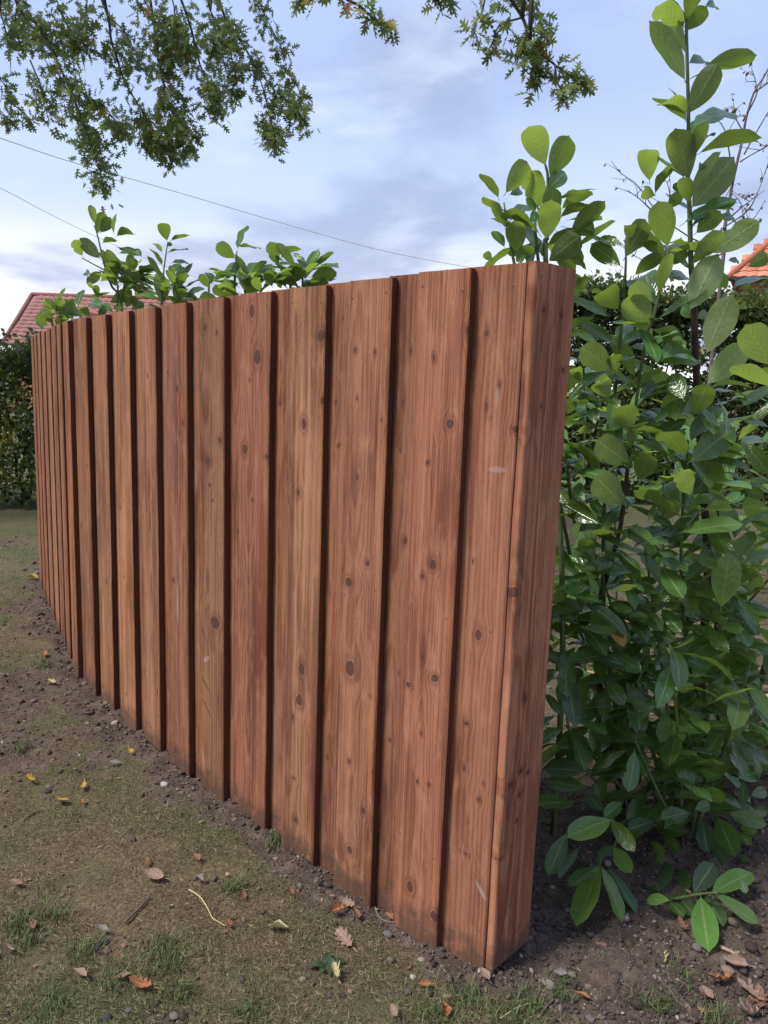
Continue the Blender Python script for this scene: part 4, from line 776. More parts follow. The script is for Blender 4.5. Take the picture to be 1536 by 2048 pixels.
def build_sapling():
    base = np.array([at(1440, 500, 9.6)[0], 9.6, 0.0]); root = empty('bare_sapling', base); tag(root, 'thin nearly leafless sapling behind the tallest laurel', 'tree')
    D = 9.6; rng = np.random.default_rng(8); bark = bark_material('sapling_bark', (0.10, 0.075, 0.07), (0.20, 0.15, 0.14)); A = lambda x, y: at(x, y, D)
    main = [base]+[A(*p) for p in ((1446, 520), (1449, 458), (1457, 414), (1464, 370), (1475, 321), (1486, 273), (1492, 238), (1508, 185), (1530, 150), (1560, 90))]
    Q = smooth_path(main, 30); V, Fc = tube([q-base for q in Q], list(np.linspace(0.024, 0.008, 30)), 7); link('trunk', mesh_py('trunk', V, Fc, True), bark, root)
    polys = [[(1475,317),(1500,275),(1536,212),(1560,170)],[(1477,326),(1505,308),(1536,290),(1570,270)],[(1461,436),(1490,410),(1540,375)],[(1455,425),(1430,400),(1400,395)],[(1440,500),(1380,470),(1314,425),(1279,367),(1250,345),(1226,328)],[(1314,425),(1285,400),(1253,380)],[(1463,372),(1448,304),(1437,260),(1420,233),(1405,245)],
             [(1450,455),(1500,420),(1520,380),(1545,330)],[(1486,273),(1470,240),(1462,215)],[(1492,238),(1500,200),(1505,165),(1500,150)],[(1508,185),(1525,175),(1545,165)],[(1447,480),(1420,450),(1395,435)],[(1320,430),(1340,400),(1338,370),(1330,345)],[(1448,470),(1475,445),(1500,440)],[(1440,510),(1470,490),(1510,430),(1530,400)],[(1440,500),(1360,505),(1300,520),(1240,490)]]
    spots = []
    for pl in polys:
        P = [A(*q)+[0, rng.normal()*0.1, 0] for q in pl]; Q = smooth_path(P, 12); V, Fc = tube([q-base for q in Q], list(np.linspace(0.010, 0.003, 12)), 5); link('branch', mesh_py('branch', V, Fc, True), bark, root)
        for _ in range(4):
            i = rng.integers(3, 11); d = norm(np.array([rng.normal()*0.8, rng.normal()*0.4, 0.7+rng.normal()*0.5])); e = Q[i]+d*rng.uniform(0.1, 0.28); T2 = smooth_path([Q[i], (Q[i]+e)/2+rng.normal(size=3)*0.02, e], 6)
            V, Fc = tube([q-base for q in T2], list(np.linspace(0.005, 0.002, 6)), 4); link('twig', mesh_py('twig', V, Fc, True), bark, root); spots += [T2[2], T2[4], e]
        spots += [Q[11], Q[9]]
    V0, T0 = oak_leaf_template(); me = mesh_np('leaf', np.array([(0, 0, 0), (0.35, 0.4, 0.1), (0, 1, 0), (-0.35, 0.4, 0.1)]), np.array([(0, 1, 2), (0, 2, 3)]))
    me.materials.append(leaf_mat_rnd('withered_leaf', [(0, (0.09, 0.075, 0.04)), (0.5, (0.13, 0.09, 0.06)), (1, (0.20, 0.15, 0.06))], (0.2, 0.14, 0.05), 0.25))
    fr = rand_frames(len(spots), rng.uniform(0.035, 0.065, len(spots)), 0.8, rng)
    for i, p in enumerate(spots):
        if rng.random() < 0.3: continue
        q = p-base; m_ = fr[i]; link('leaf', me, None, root, Matrix(((*m_[0], q[0]), (*m_[1], q[1]), (*m_[2], q[2]), (0, 0, 0, 1))))
build_sapling()

# ------------------------------------------------------------------ houses and wires
def plain(name, col, rough=0.8, var=0.25, scale=6):
    b = NT(name); n = b.noise(b.obj(), scale, 4, 0.6); return b.end(b.bsdf(b.mix(tuple(c*(1-var) for c in col), tuple(min(1, c*(1+var)) for c in col), n), rough, b.bump(n, 0.2, 0.02), 0.3))
def brick_mat(name, c1, c2):
    b = NT(name); x = b.n('ShaderNodeTexBrick'); P = b.sep(b.obj()); b.put(x.inputs['Vector'], b.comb(b.math('ADD', P[0], P[1]), P[2], 0.0)); b.put(x.inputs['Color1'], c1); b.put(x.inputs['Color2'], c2); b.put(x.inputs['Mortar'], (0.35, 0.3, 0.26))
    x.inputs['Scale'].default_value = 1.0; x.inputs['Brick Width'].default_value = 0.225; x.inputs['Row Height'].default_value = 0.075; x.inputs['Mortar Size'].default_value = 0.008; return b.end(b.bsdf(x.outputs[0], 0.85))
def tile_mat(name, cols):
    b = NT(name); r = b.rnd(); n = b.noise(b.obj(), 5, 4, 0.65); c = b.mix(b.ramp(r, [(0, cols[0]), (0.5, cols[1]), (1, cols[2])]), (0.09, 0.07, 0.06), b.map(n, 0.52, 0.78, 0, 0.6)); return b.end(b.bsdf(c, 0.8, b.bump(n, 0.4, 0.01), 0.3))
def slope_frame(e0, e1, ridge_dir):
    u = norm(e1-e0); v = norm(ridge_dir-(ridge_dir@u)*u); return u, v, np.cross(u, v)
def tile_mesh(w, l, roll=0.03):
    """one interlocking roof tile: x across, y up the slope, lifted at its lower edge"""
    xs = np.linspace(0, w, 6); V = []; 
    for (y, lift) in ((0.0, 0.035), (l, 0.004)):
        for x in xs: V.append((x, y, lift+roll*math.sin(x/w*math.pi)**2))
    for x in xs: V.append((x, 0.0, roll*math.sin(x/w*math.pi)**2-0.005))
    Fc = [(i, i+1, i+7, i+6) for i in range(5)]+[(12+i, 13+i, i+1, i) for i in range(5)]
    return mesh_py('tile', V, Fc, False)
def lay_tiles(root, base, e0, u, v, n, width_at, length, tw, tl, mat, cap):
    me = tile_mesh(tw, tl*1.15); me.materials.append(mat); rows = int(length/tl); cnt = 0; extraV = []; extraF = []
    vv = np.array([w.co[:] for w in me.vertices]); ff = np.array([p.vertices[:] for p in me.polygons])
    rest = []
    for r in range(rows):
        lo, hi = width_at(r*tl)
        for c in range(int(lo/tw), int(hi/tw)):
            o = e0+u*(c*tw)+v*(r*tl)+n*0.01-base
            if cap(r, c) and cnt < 290:
                link('tile', me, None, root, Matrix(((u[0], v[0], n[0], o[0]), (u[1], v[1], n[1], o[1]), (u[2], v[2], n[2], o[2]), (0, 0, 0, 1)))); cnt += 1
            else: rest.append(o)
    if rest:
        R = np.stack([u, v, n], 1)[None].repeat(len(rest), 0); V, T = scatter_np(vv, ff, R, np.array(rest)); o = link('tiling', mesh_np('tiling', V, T), mat, root); o['kind'] = 'stuff'
def build_house_left():
    Y = 34.0; apex = at(64, 590, Y); r1 = at(420, 600, Y+0.5); base = np.array([apex[0]+4, Y+3, 0.0]); root = empty('tiled_bungalow', base); tag(root, 'bungalow with brown red tiled hip roof beyond the left hedge', 'house')
    he = 2.35; hz = apex[2]-he; run = 3.4; lft = 1.15
    eL = np.array([at(4, 691, Y-run)[0], Y-run, he]); eR = np.array([r1[0]+2.0, Y-run, he]); r1 = np.array([r1[0], Y, apex[2]]); apex = np.array([apex[0], Y, apex[2]])
    bL = eL+[0, 2*run, 0]; bR = eR+[0, 2*run, 0]
    roof = mesh_py('roof', [p-base for p in (eL, eR, r1, apex, bL, bR)], [(0, 1, 2, 3), (1, 5, 2), (5, 4, 3, 2), (4, 0, 3)]); tm = tile_mat('brown_red_tile', ((0.20, 0.085, 0.07), (0.27, 0.12, 0.10), (0.33, 0.16, 0.135))); rf = link('roof', roof, tm, root)
    u, v, n = slope_frame(eL, eR, apex-eL); lenv = np.linalg.norm((apex-eL)-((apex-eL)@u)*u); a0 = (apex-eL)@u; W = np.linalg.norm(eR-eL); b0 = (r1-eL)@u
    lay_tiles(root, base, eL, u, v, n, lambda s: (a0*s/lenv, W+(b0-W)*s/lenv), lenv, 0.30, 0.30, tm, lambda r, c: False)
    V, Fc = tube([apex-base+[0, 0, 0.03], r1-base+[0, 0, 0.03]], 0.09, 8); link('ridge_tiles', mesh_py('ridge_tiles', V, Fc, True), tm, root)
    V, Fc = tube([apex-base+[0, 0, 0.03], eL-base+[0, 0, 0.03]], 0.08, 8); link('hip_tiles', mesh_py('hip_tiles', V, Fc, True), tm, root)
    bm = brick_mat('orange_brick', (0.42, 0.13, 0.06), (0.50, 0.18, 0.09)); x0, x1 = eL[0]+0.35-base[0], eR[0]-0.35-base[0]
    link('wall', mesh_py('wall', *box(x0, x1, eL[1]+0.35-base[1], bL[1]-0.35-base[1], -0.2, he+0.02)), bm, root)
    c = at(283, 585, Y+0.4); ch = link('chimney', mesh_py('chimney', *box(c[0]-0.2-base[0], c[0]+0.2-base[0], Y+0.1-base[1], Y+0.7-base[1], apex[2]-0.6, c[2]+0.25)), bm, root)
    link('chimney_pot', mesh_py('chimney_pot', *tube([(c[0]-base[0], Y+0.4-base[1], c[2]+0.25), (c[0]-base[0], Y+0.4-base[1], c[2]+0.55)], 0.11, 8)), bm, ch)
    # gabled front dormer in orange hung tile
    g = at(155, 606, Y-2.0); gx = g[0]-base[0]; gy0, gy1 = Y-2.6-base[1], Y-0.4-base[1]; zt = g[2]
    link('dormer', mesh_py('dormer', [(gx-0.55, gy0, zt-1.1), (gx+0.55, gy0, zt-1.1), (gx+0.55, gy0, zt-0.35), (gx, gy0, zt), (gx-0.55, gy0, zt-0.35), (gx-0.55, gy1, zt-1.1), (gx+0.55, gy1, zt-1.1), (gx+0.55, gy1, zt-0.35), (gx, gy1, zt), (gx-0.55, gy1, zt-0.35)],
        [(0, 1, 2, 3, 4), (1, 6, 7, 2), (2, 7, 8, 3), (3, 8, 9, 4), (4, 9, 5, 0), (5, 9, 8, 7, 6)]), bm, root)
    link('window', mesh_py('window', *box(gx-0.3, gx+0.3, gy0-0.04, gy0-0.003, zt-0.95, zt-0.5)), plain('window_white', (0.7, 0.72, 0.75), 0.4, 0.05), root)
build_house_left()
def build_house_right():
    Y = 25.0; e = at(1458, 556, Y); base = np.array([e[0]+4, Y+4, 0.0]); root = empty('brick_house', base); tag(root, 'house with bright orange tiled roof at the right edge', 'house')
    th = -math.atan2(e[0], e[1])-0.06; ct, sn = math.cos(th), math.sin(th); Rr = np.array([(ct, -sn, 0), (sn, ct, 0), (0, 0, 1)]); eL = e.copy(); eR = eL+Rr@[8.0, 0, 0]; apex = eL+Rr@[2.9, 3.6, 3.4]; r1 = eR+Rr@[-2.9, 3.6, 3.4]; bL = eL+Rr@[0, 7.2, 0]; bR = eR+Rr@[0, 7.2, 0]
    tm = tile_mat('orange_tile', ((0.42, 0.13, 0.07), (0.52, 0.19, 0.11), (0.58, 0.25, 0.15)))
    link('roof', mesh_py('roof', [p-base for p in (eL, eR, r1, apex, bL, bR)], [(0, 1, 2, 3), (1, 5, 2), (5, 4, 3, 2), (4, 0, 3)]), tm, root)
    u, v, n = slope_frame(eL, eR, apex-eL); lenv = np.linalg.norm((apex-eL)-((apex-eL)@u)*u); a0 = (apex-eL)@u; W = 8.0; b0 = (r1-eL)@u
    lay_tiles(root, base, eL, u, v, n, lambda s: (a0*s/lenv, W+(b0-W)*s/lenv), lenv, 0.27, 0.27, tm, lambda r, c: c < 22 and r < 18)
    V, Fc = tube([apex-base+[0, 0, 0.04], eL-base+[0, 0, 0.04]], 0.10, 8); link('hip_tiles', mesh_py('hip_tiles', V, Fc, True), tm, root)
    V, Fc = tube([apex-base+[0, 0, 0.04], r1-base+[0, 0, 0.04]], 0.10, 8); link('ridge_tiles', mesh_py('ridge_tiles', V, Fc, True), tm, root)
    wv, wf = box(0.4, 7.6, 0.4, 6.8, -0.2, eL[2]+0.02); link('wall', mesh_py('wall', [Rr@np.array(q)+[eL[0]-base[0], eL[1]-base[1], 0] for q in wv], wf), brick_mat('red_brick', (0.30, 0.10, 0.06), (0.38, 0.15, 0.09)), root)
    V, Fc = tube([eL-base+[-0.1, -0.08, -0.05], eR-base+[0.1, -0.08, -0.05]], 0.06, 8); link('gutter', mesh_py('gutter', V, Fc, True), plain('black_plastic', (0.02, 0.02, 0.02), 0.5), root)
build_house_right()
def wire(label, pts, D0, D1, r):
    n = len(pts); P = [at(x, y, D0+(D1-D0)*i/(n-1)) for i, (x, y) in enumerate(pts)]; Q = smooth_path(P, 24); V, Fc = tube(Q, r, 6)
    b = plain('cable_sheath', (0.75, 0.73, 0.66), 0.6, 0.1); tag(link('overhead_wire', mesh_py('overhead_wire', V, Fc, True), b), label, 'cable')
wire('upper overhead cable crossing from the left edge down to the fence top', [(-260,188),(0,276),(140,323),(340,380),(620,462),(760,500),(900,528),(1040,551)], 10, 18, 0.0065)
wire('lower thin overhead cable passing behind the tallest far laurel', [(-260,256),(0,376),(80,418),(160,458),(280,512),(400,558),(520,600)], 14, 30, 0.007)

# ------------------------------------------------------------------ lawn and soil cover
def build_cover():
    rng = np.random.default_rng(17)
    def strands(n, xr, ym, region, Lr, wr, lift, curl, hang):
        y = ym[0]*np.exp(rng.random(n)*math.log(ym[1]/ym[0])); x = (rng.random(n)*(xr[1]-xr[0])+xr[0])*y
        k = region(x, y); x, y = x[k], y[k]; m = len(x); a = rng.random(m)*2*math.pi; L = rng.uniform(*Lr, m); w = rng.uniform(*wr, m)*np.clip(y/2.6, 1, 3)
        d = np.stack([np.cos(a), np.sin(a)], 1); nrm = np.stack([-d[:, 1], d[:, 0]], 1); cu = rng.normal(size=m)*curl; z0 = ground_z(x, y); V = np.zeros((m, 5, 3)); up = np.abs(rng.normal(size=m))*lift
        for s, t in enumerate((0, 0.5, 1.0)):
            c = np.stack([x, y], 1)+d*(L*t*np.cos(np.clip(up*6, 0, 1.25)))[:, None]+nrm*(cu*L*t*t)[:, None]; z = z0+0.003+L*np.sin(np.clip(up*6, 0, 1.25))*t*(1-hang*t)
            ww = w*(1-0.55*t)
            if s < 2: V[:, 2*s] = np.concatenate([c+nrm*ww[:, None], z[:, None]], 1); V[:, 2*s+1] = np.concatenate([c-nrm*ww[:, None], z[:, None]+0.0006], 1)
            else: V[:, 4] = np.concatenate([c, z[:, None]], 1)
        T = np.array([(0, 1, 3), (0, 3, 2), (2, 3, 4)]); TT = (T[None]+(np.arange(m)*5)[:, None, None]).reshape(-1, 3)
        return V.reshape(-1, 3), TT, x, y, m
    lawn = lambda x, y: rng.random(len(x)) > np.clip(np.maximum(soil_mask(x, y)*1.05, (vnoise(x+2, y+8, 7.0, 3)-0.45)*3.5), 0, 0.985)
    V, T, x, y, m = strands(260000, (-0.60, 0.80), (1.45, 9.0), lawn, (0.008, 0.026), (0.0004, 0.0008), 0.08, 0.25, 0.5)
    b = NT('dry_grass'); r = b.attr('rnd'); col = b.ramp(r, [(0, (0.05, 0.035, 0.021)), (0.4, (0.125, 0.09, 0.054)), (0.8, (0.20, 0.152, 0.095)), (1.0, (0.36, 0.29, 0.185))])
    tag(link('dry_grass', mesh_np('dry_grass', V, T, {'rnd': np.repeat(rng.random(m)**1.3, 5)}), b.end(b.bsdf(col, 0.85, None, 0.2))), 'dead straw coloured grass matted over the worn lawn', 'grass', kind='stuff')
    patch = lambda x, y: (rng.random(len(x)) < np.clip((vnoise(x+5, y, 2.3, 4)-0.40)*4.5, 0.08, 1)) & lawn(x, y)
    V, T, x, y, m = strands(190000, (-0.56, 0.62), (1.45, 9.0), patch, (0.012, 0.030), (0.0004, 0.0009), 0.10, 0.3, 0.35)
    # denser tussocks
    tus = [gpt(*p)[:2] for p in ((40,1850),(110,1835),(60,1880),(320,1900),(340,1935),(170,1905),(620,1700),(650,1690),(560,1690),(930,2000),(1060,2010),(1120,1985),(1330,1960),(1300,1990),(1280,1975),(1320,1985),(1345,1965),(1310,2010),(500,2030),(240,1960),(780,1790),(1020,2035),(100,2020),(860,2030),(700,1640),(1440,2040),(360,1990),(90,1330),(40,1500),(470,1780))]
    tv, tt, tr_ = [], [], []; k0 = 0
    for c in tus:
        q = 110; cx = c[0]+rng.normal(size=q)*0.026; cy = c[1]+rng.normal(size=q)*0.026; zz = ground_z(cx, cy); a = rng.random(q)*6.28; L = rng.uniform(0.02, 0.05, q); lean = rng.uniform(0.2, 1.1, q); w = rng.uniform(0.0007, 0.0014, q)
        d = np.stack([np.cos(a), np.sin(a)], 1); nn = np.stack([-d[:, 1], d[:, 0]], 1)
        Vq = np.zeros((q, 5, 3))
        for s, t in enumerate((0, 0.55, 1)):
            cc = np.stack([cx, cy], 1)+d*(L*lean*t*t)[:, None]*0.9; z = zz+L*t*(1-0.35*lean*t)
            if s < 2: Vq[:, 2*s] = np.concatenate([cc+nn*w[:, None], z[:, None]], 1); Vq[:, 2*s+1] = np.concatenate([cc-nn*w[:, None], z[:, None]], 1)
            else: Vq[:, 4] = np.concatenate([cc, z[:, None]], 1)
        tt.append((np.array([(0, 1, 3), (0, 3, 2), (2, 3, 4)])[None]+(np.arange(q)*5+k0)[:, None, None]).reshape(-1, 3)); tv.append(Vq.reshape(-1, 3)); tr_.append(np.repeat(rng.uniform(0.2, 0.8, q), 5)); k0 += q*5
    V = np.vstack([V]+tv); T = np.vstack([T]+[t+m*5 for t in tt]); rr = np.concatenate([np.repeat(rng.random(m), 5)]+tr_)
    b = NT('living_grass'); r = b.attr('rnd'); col = b.ramp(r, [(0, (0.035, 0.055, 0.02)), (0.5, (0.08, 0.112, 0.038)), (0.85, (0.14, 0.165, 0.06)), (1.0, (0.24, 0.21, 0.10))])
    tag(link('green_grass', mesh_np('green_grass', V, T, {'rnd': rr}), b.end(b.bsdf(col, 0.6, None, 0.3))), 'short green grass in patches and tufts on the lawn', 'grass', kind='stuff')
    # soil crumbs
    ico = np.array([(0, 0, 1), (0.89, 0, 0.45), (0.28, 0.85, 0.45), (-0.72, 0.53, 0.45), (-0.72, -0.53, 0.45), (0.28, -0.85, 0.45), (0.72, 0.53, -0.45), (-0.28, 0.85, -0.45), (-0.89, 0, -0.45), (-0.28, -0.85, -0.45), (0.72, -0.53, -0.45), (0, 0, -1)], float)
    it = np.array([(0,1,2),(0,2,3),(0,3,4),(0,4,5),(0,5,1),(1,6,2),(2,7,3),(3,8,4),(4,9,5),(5,10,1),(6,7,2),(7,8,3),(8,9,4),(9,10,5),(10,6,1),(6,11,7),(7,11,8),(8,11,9),(9,11,10),(10,11,6)])
    n = 110000; y = 1.5*np.exp(rng.random(n)*math.log(7.5/1.5)); x = rng.uniform(-0.60, 0.80, n)*y; k = rng.random(n) < soil_mask(x, y)**1.5*0.7+0.045; x, y = x[k], y[k]; m = len(x)
    s = np.clip(0.0022*np.exp(np.abs(rng.normal(size=m))*0.62), 0.0018, 0.012)*np.clip(y/3, 0.9, 1.6); s = np.where((x > 0.3) & (rng.random(m) < 0.05), s*1.6, s); A = rng.normal(size=(m, 3, 3))*0.28+np.eye(3); A = A*s[:, None, None]; A[:, 2, :] *= 0.75
    V, T = scatter_np(ico, it, A, np.stack([x, y, ground_z(x, y)+s*0.35], 1))
    b = NT('soil_crumb'); r = b.attr('rnd'); col = b.ramp(r, [(0, (0.045, 0.032, 0.027)), (0.6, (0.10, 0.075, 0.063)), (0.93, (0.16, 0.125, 0.105)), (0.985, (0.24, 0.195, 0.165)), (1.0, (0.34, 0.29, 0.25))])
    tag(link('soil_crumbs', mesh_np('soil_crumbs', V, T, {'rnd': np.repeat(rng.random(m), 12)}), b.end(b.bsdf(col, 0.95, None, 0.2))), 'loose crumbs of dark dug soil and grit', 'soil', kind='stuff')
    print('cover', m)
    # leaf litter behind the laurels and under the hedges
    n = 3400; y = rng.uniform(2.5, 9.0, n); x = rng.uniform(0.25, 0.80, n)*y; k = (rng.random(n) < np.clip(0.25+0.75*(y < 4.8)*(y > 3.0), 0, 1)) & (y > 2.55); x, y = x[k], y[k]; m = len(x)
    fr = rand_frames(m, rng.uniform(0.035, 0.085, m), 0.0, rng); fr[:, 2, :] *= 0.35
    # small broken bits on the lawn, thicker along the fence foot and at the lower right
    n2 = 2600; y2 = 1.5*np.exp(rng.random(n2)*math.log(4.0)); x2 = rng.uniform(-0.58, 0.62, n2)*y2; d2 = fence_dist(np.stack([x2, y2], 1)); k2 = rng.random(n2) < 0.06+0.45*np.exp(-((d2-0.05)/0.10)**2)+0.4*((x2 > 0.75) & (y2 < 2.1)); k2 &= (np.abs(d2+0.02) > 0.05); x2, y2 = x2[k2], y2[k2]; m2 = len(x2)
    f2 = rand_frames(m2, rng.uniform(0.010, 0.032, m2), 0.0, rng); f2[:, 2, :] *= 0.4; fr = np.concatenate([fr, f2]); x = np.concatenate([x, x2]); y = np.concatenate([y, y2]); m += m2
    V, T = scatter_np(OAK_V, OAK_T, fr, np.stack([x, y, ground_z(x, y)+np.where(np.arange(m) < m-m2, 0.018, 0.007)], 1))
    b = NT('leaf_litter'); r = b.attr('rnd'); col = b.ramp(r, [(0, (0.09, 0.055, 0.038)), (0.4, (0.20, 0.11, 0.07)), (0.75, (0.33, 0.16, 0.08)), (0.93, (0.40, 0.29, 0.20)), (1.0, (0.42, 0.31, 0.10))])
    tag(link('leaf_litter', mesh_np('leaf_litter', V, T, {'rnd': np.repeat(rng.random(m), len(OAK_V))}), b.end(b.bsdf(col, 0.8, None, 0.3))), 'brown fallen leaves and leaf bits strewn round the laurels and fence foot', 'leaf litter', kind='stuff')
    return ico, it
ICO, ICO_T = build_cover()

# ------------------------------------------------------------------ single things on the ground
def leaf_solid(name, curl, cup, seed, kind='oak'):
    rr = random.Random(seed); half = [(0.03, 0.10), (0.15, 0.18), (0.08, 0.28), (0.26, 0.42), (0.12, 0.50), (0.27, 0.66), (0.12, 0.72), (0.16, 0.86), (0.05, 0.94)] if kind == 'oak' else [(0.05, 0.08), (0.16, 0.2), (0.235, 0.36), (0.25, 0.5), (0.21, 0.66), (0.14, 0.8), (0.06, 0.93)]
    half = [(x*rr.uniform(0.85, 1.15), y) for x, y in half]
    V = []; UV = []; Fc = []
    def z(x, y): return cup*x*x*6+curl*(y-0.45)**2*2+0.03*math.sin(y*9+seed)
    rows = [(0.0, 0.0)]+half+[(0.0, 1.0)]
    for (x, y) in rows:
        for f in (-1, -0.5, 0, 0.5, 1): V.append((x*f, y, z(x*f, y))); UV.append((y, 0.5+0.5*f))
    for i in range(len(rows)-1):
        for j in range(4): a = i*5+j; Fc.append((a, a+1, a+6, a+5))
    b0 = len(V); V += [(-0.012, 0.02, 0.012), (0.012, 0.02, 0.012), (0.008, -0.25, 0.03), (-0.008, -0.25, 0.03)]; UV += [(0, .5)]*4; Fc.append((b0, b0+3, b0+2, b0+1))
    return mesh_py(name, V, Fc, True, UV)
def dead_leaf_mat(name, c1, c2):
    b = NT(name); P = b.obj(); uv = b.sep(b.uv()); v = b.math('ABSOLUTE', b.math('SUBTRACT', uv[1], 0.5)); n = b.noise(P, 7, 4, 0.6); mid = b.map(v, 0.02, 0.06, 1, 0, True)
    lat = b.math('FRACT', b.math('SUBTRACT', b.math('MULTIPLY', uv[0], 7.0), b.math('MULTIPLY', v, 4.0))); col = b.mix(b.mix(c1, c2, b.map(n, 0.35, 0.65)), tuple(min(1, c*1.5) for c in c2), b.math('MULTIPLY', mid, 0.6))
    h = b.math('ADD', b.math('MULTIPLY', mid, 1.0), b.map(lat, 0, 0.2, 0.5, 0)); tr = b.n('ShaderNodeBsdfTranslucent'); b.put(tr.inputs['Color'], col)
    return b.end(b.mixsh(b.bsdf(col, 0.65, b.bump(h, 0.5, 0.02), 0.3), tr.outputs[0], 0.2))
DL = {'pale': dead_leaf_mat('pale_brown_leaf', (0.22, 0.135, 0.10), (0.36, 0.25, 0.19)), 'orange': dead_leaf_mat('orange_leaf', (0.27, 0.10, 0.045), (0.38, 0.18, 0.08)), 'brown': dead_leaf_mat('brown_leaf', (0.16, 0.075, 0.05), (0.28, 0.15, 0.10)),
      'yellow': dead_leaf_mat('yellow_leaf', (0.36, 0.22, 0.03), (0.45, 0.32, 0.06)), 'cream': dead_leaf_mat('cream_yellow_leaf', (0.42, 0.35, 0.15), (0.52, 0.46, 0.25)), 'grey': dead_leaf_mat('grey_leaf', (0.15, 0.135, 0.12), (0.27, 0.25, 0.22)), 'green': dead_leaf_mat('fresh_green_leaf', (0.03, 0.06, 0.025), (0.07, 0.10, 0.05))}
def fallen_leaf(px, py, length_px, ang, col, kind, label, group=None, curl=0.25, cup=0.4, roll=0.0, seed=0, lift=0.0):
    p = gpt(px, py); L = length_px/F_PX*np.linalg.norm(p-CAM)*0.92; me = leaf_solid('fallen_leaf', curl, cup, seed, kind)
    o = link('fallen_leaf', me, DL[col]); R = Matrix.Rotation(rad(ang), 4, 'Z') @ Matrix.Rotation(rad(roll), 4, 'Y')
    o.matrix_world = Matrix.Translation((p[0], p[1], p[2]+0.012+lift)) @ R @ Matrix.Scale(L, 4) @ Matrix.Translation((0, -0.5, 0)); tag(o, label, 'leaf', group)
G1 = 'fallen leaves on the worn lawn'
for i, a in enumerate([
  (284,1980,48,75,'orange','oak','orange brown lobed leaf lying flat in the left foreground'),
  (690,1888,58,35,'pale','oak','large pale dry oak leaf on the lawn below the fence middle'),
  (672,1958,38,20,'cream','oak','pale yellow lobed leaf beside the weed rosette'),
  (556,1866,46,88,'cream','oval','yellow edged leaf lying folded left of the large pale oak leaf'),
  (1322,1925,44,170,'cream','oak','cream yellow leaf on the turf clod under the laurel sprig'),
  (123,1609,34,80,'yellow','oval','curled yellow leaf on the lawn at far left'),
  (62,1568,26,60,'yellow','oak','small bright yellow leaf highest of the far left ones'),
  (168,1580,26,10,'yellow','oak','bright yellow leaf standing on edge at the left'),
  (165,1612,18,20,'orange','oak','small orange leaf right of the curled yellow one'),
  (262,1510,20,40,'yellow','oval','orange yellow leaf near the base of the fifth board gap'),
  (310,1760,46,70,'pale','oval','long curled pinkish leaf on the lawn left of the pale stalk'),
  (392,1725,30,40,'brown','oval','red brown leaf tilted up in the grass near the fence'),
  (296,1733,20,10,'orange','oval','small orange leaf above the long curled one'),
  (985,1905,0,0,'grey','oval',''),
  (887,2030,42,5,'orange','oval','upright orange leaf at the bottom edge below the fence end'),
  (1440,1972,58,110,'orange','oak','curled bright orange leaf among the stones at lower right'),
  (1500,1995,60,30,'pale','oak','large curled tan leaf in the lower right corner pile'),
  (1520,2010,52,-20,'brown','oak','brown crumpled leaf at the right edge of the corner pile'),
  (1470,1935,44,70,'pale','oval','pale twisted leaf above the lower right corner pile'),
  (1415,2000,30,20,'pale','oval','narrow tan leaf left of the corner pile'),
  (1500,2040,46,100,'pale','oak','tan leaf touching the bottom right corner'),
  (1165,2003,32,60,'orange','oval','round orange brown leaf on the soil below the turf clod'),
  (1365,1862,34,10,'brown','oak','rusty leaf under the laurel sprig'),
  (695,1815,40,60,'pale','oak','dry brown leaf in the pile by the second board'),
  (672,1830,38,120,'orange','oak','orange brown leaf at the left of the pile by the second board'),
  (710,1838,36,20,'brown','oval','dark dry leaf at the right of the pile by the second board'),
  (582,1795,24,30,'orange','oak','small orange leaf above the large pale oak leaf'),
  (782,1845,26,50,'orange','oak','orange leaf tucked against the foot of the first front board'),
  (635,1770,24,150,'grey','oval','small grey leaf lying near the fence foot'),
  (565,1945,22,70,'brown','oak','small pinkish leaf left of the weed rosette'),
  (966,1900,0,0,'grey','oval',''),
  (850,1978,26,90,'orange','oval','small tan leaf below the fence end'),
  (970,1960,34,20,'pale','oval','pale shaving like leaf in front of the end board'),
  (790,2035,30,20,'pale','oval','pale pink leaf at the bottom edge below the first board'),
  (455,1860,26,30,'orange','oak','orange leaf at the tip of the long pale stalk'),
  (485,1800,28,10,'brown','oval','pink brown oval leaf right of the pale stalk'),
  (398,1768,24,60,'grey','oval','small silvery leaf above the pale stalk'),
  (68,1860,28,40,'brown','oval','brown leaf right of the left tussock'),
  (18,1910,26,60,'pale','oval','pinkish leaf at the left edge of the foreground'),
  (35,1775,30,70,'pale','oak','pale pink leaf above the left tussock'),
  (105,1370,26,60,'cream','oak','cream star shaped leaf on the lawn beside the far boards'),
  (230,1532,24,90,'grey','oak','whitish leaf on the lawn beside the seventh board'),
  (90,1315,24,20,'orange','oval','tan leaf beside the dug edge at the far boards'),
  (65,1160,26,80,'yellow','oval','yellowish leaf at the foot of the farthest board'),
  (245,1965,28,120,'pale','oval','pale leaf left of the orange brown lobed one'),
  (160,1960,36,60,'pale','oval','rolled tan leaf on the lawn at lower left'),
  (205,1870,30,70,'grey','oval','greyish leaf beside the short stick'),
  (1205,1905,30,40,'brown','oval','dull brown leaf in the soil under the big laurel leaves'),
  (1240,1975,28,140,'brown','oval','dull leaf half buried in front of the turf clod'),
  (1120,1955,26,80,'grey','oval','greyish leaf right of the fence end')]):
    if a[2]: fallen_leaf(*a, group=G1, curl=random.Random(i).uniform(0.1, 0.6), cup=random.Random(i+50).uniform(0.1, 1.0), roll=random.Random(i+90).uniform(-35, 35), seed=i, lift=0.004)

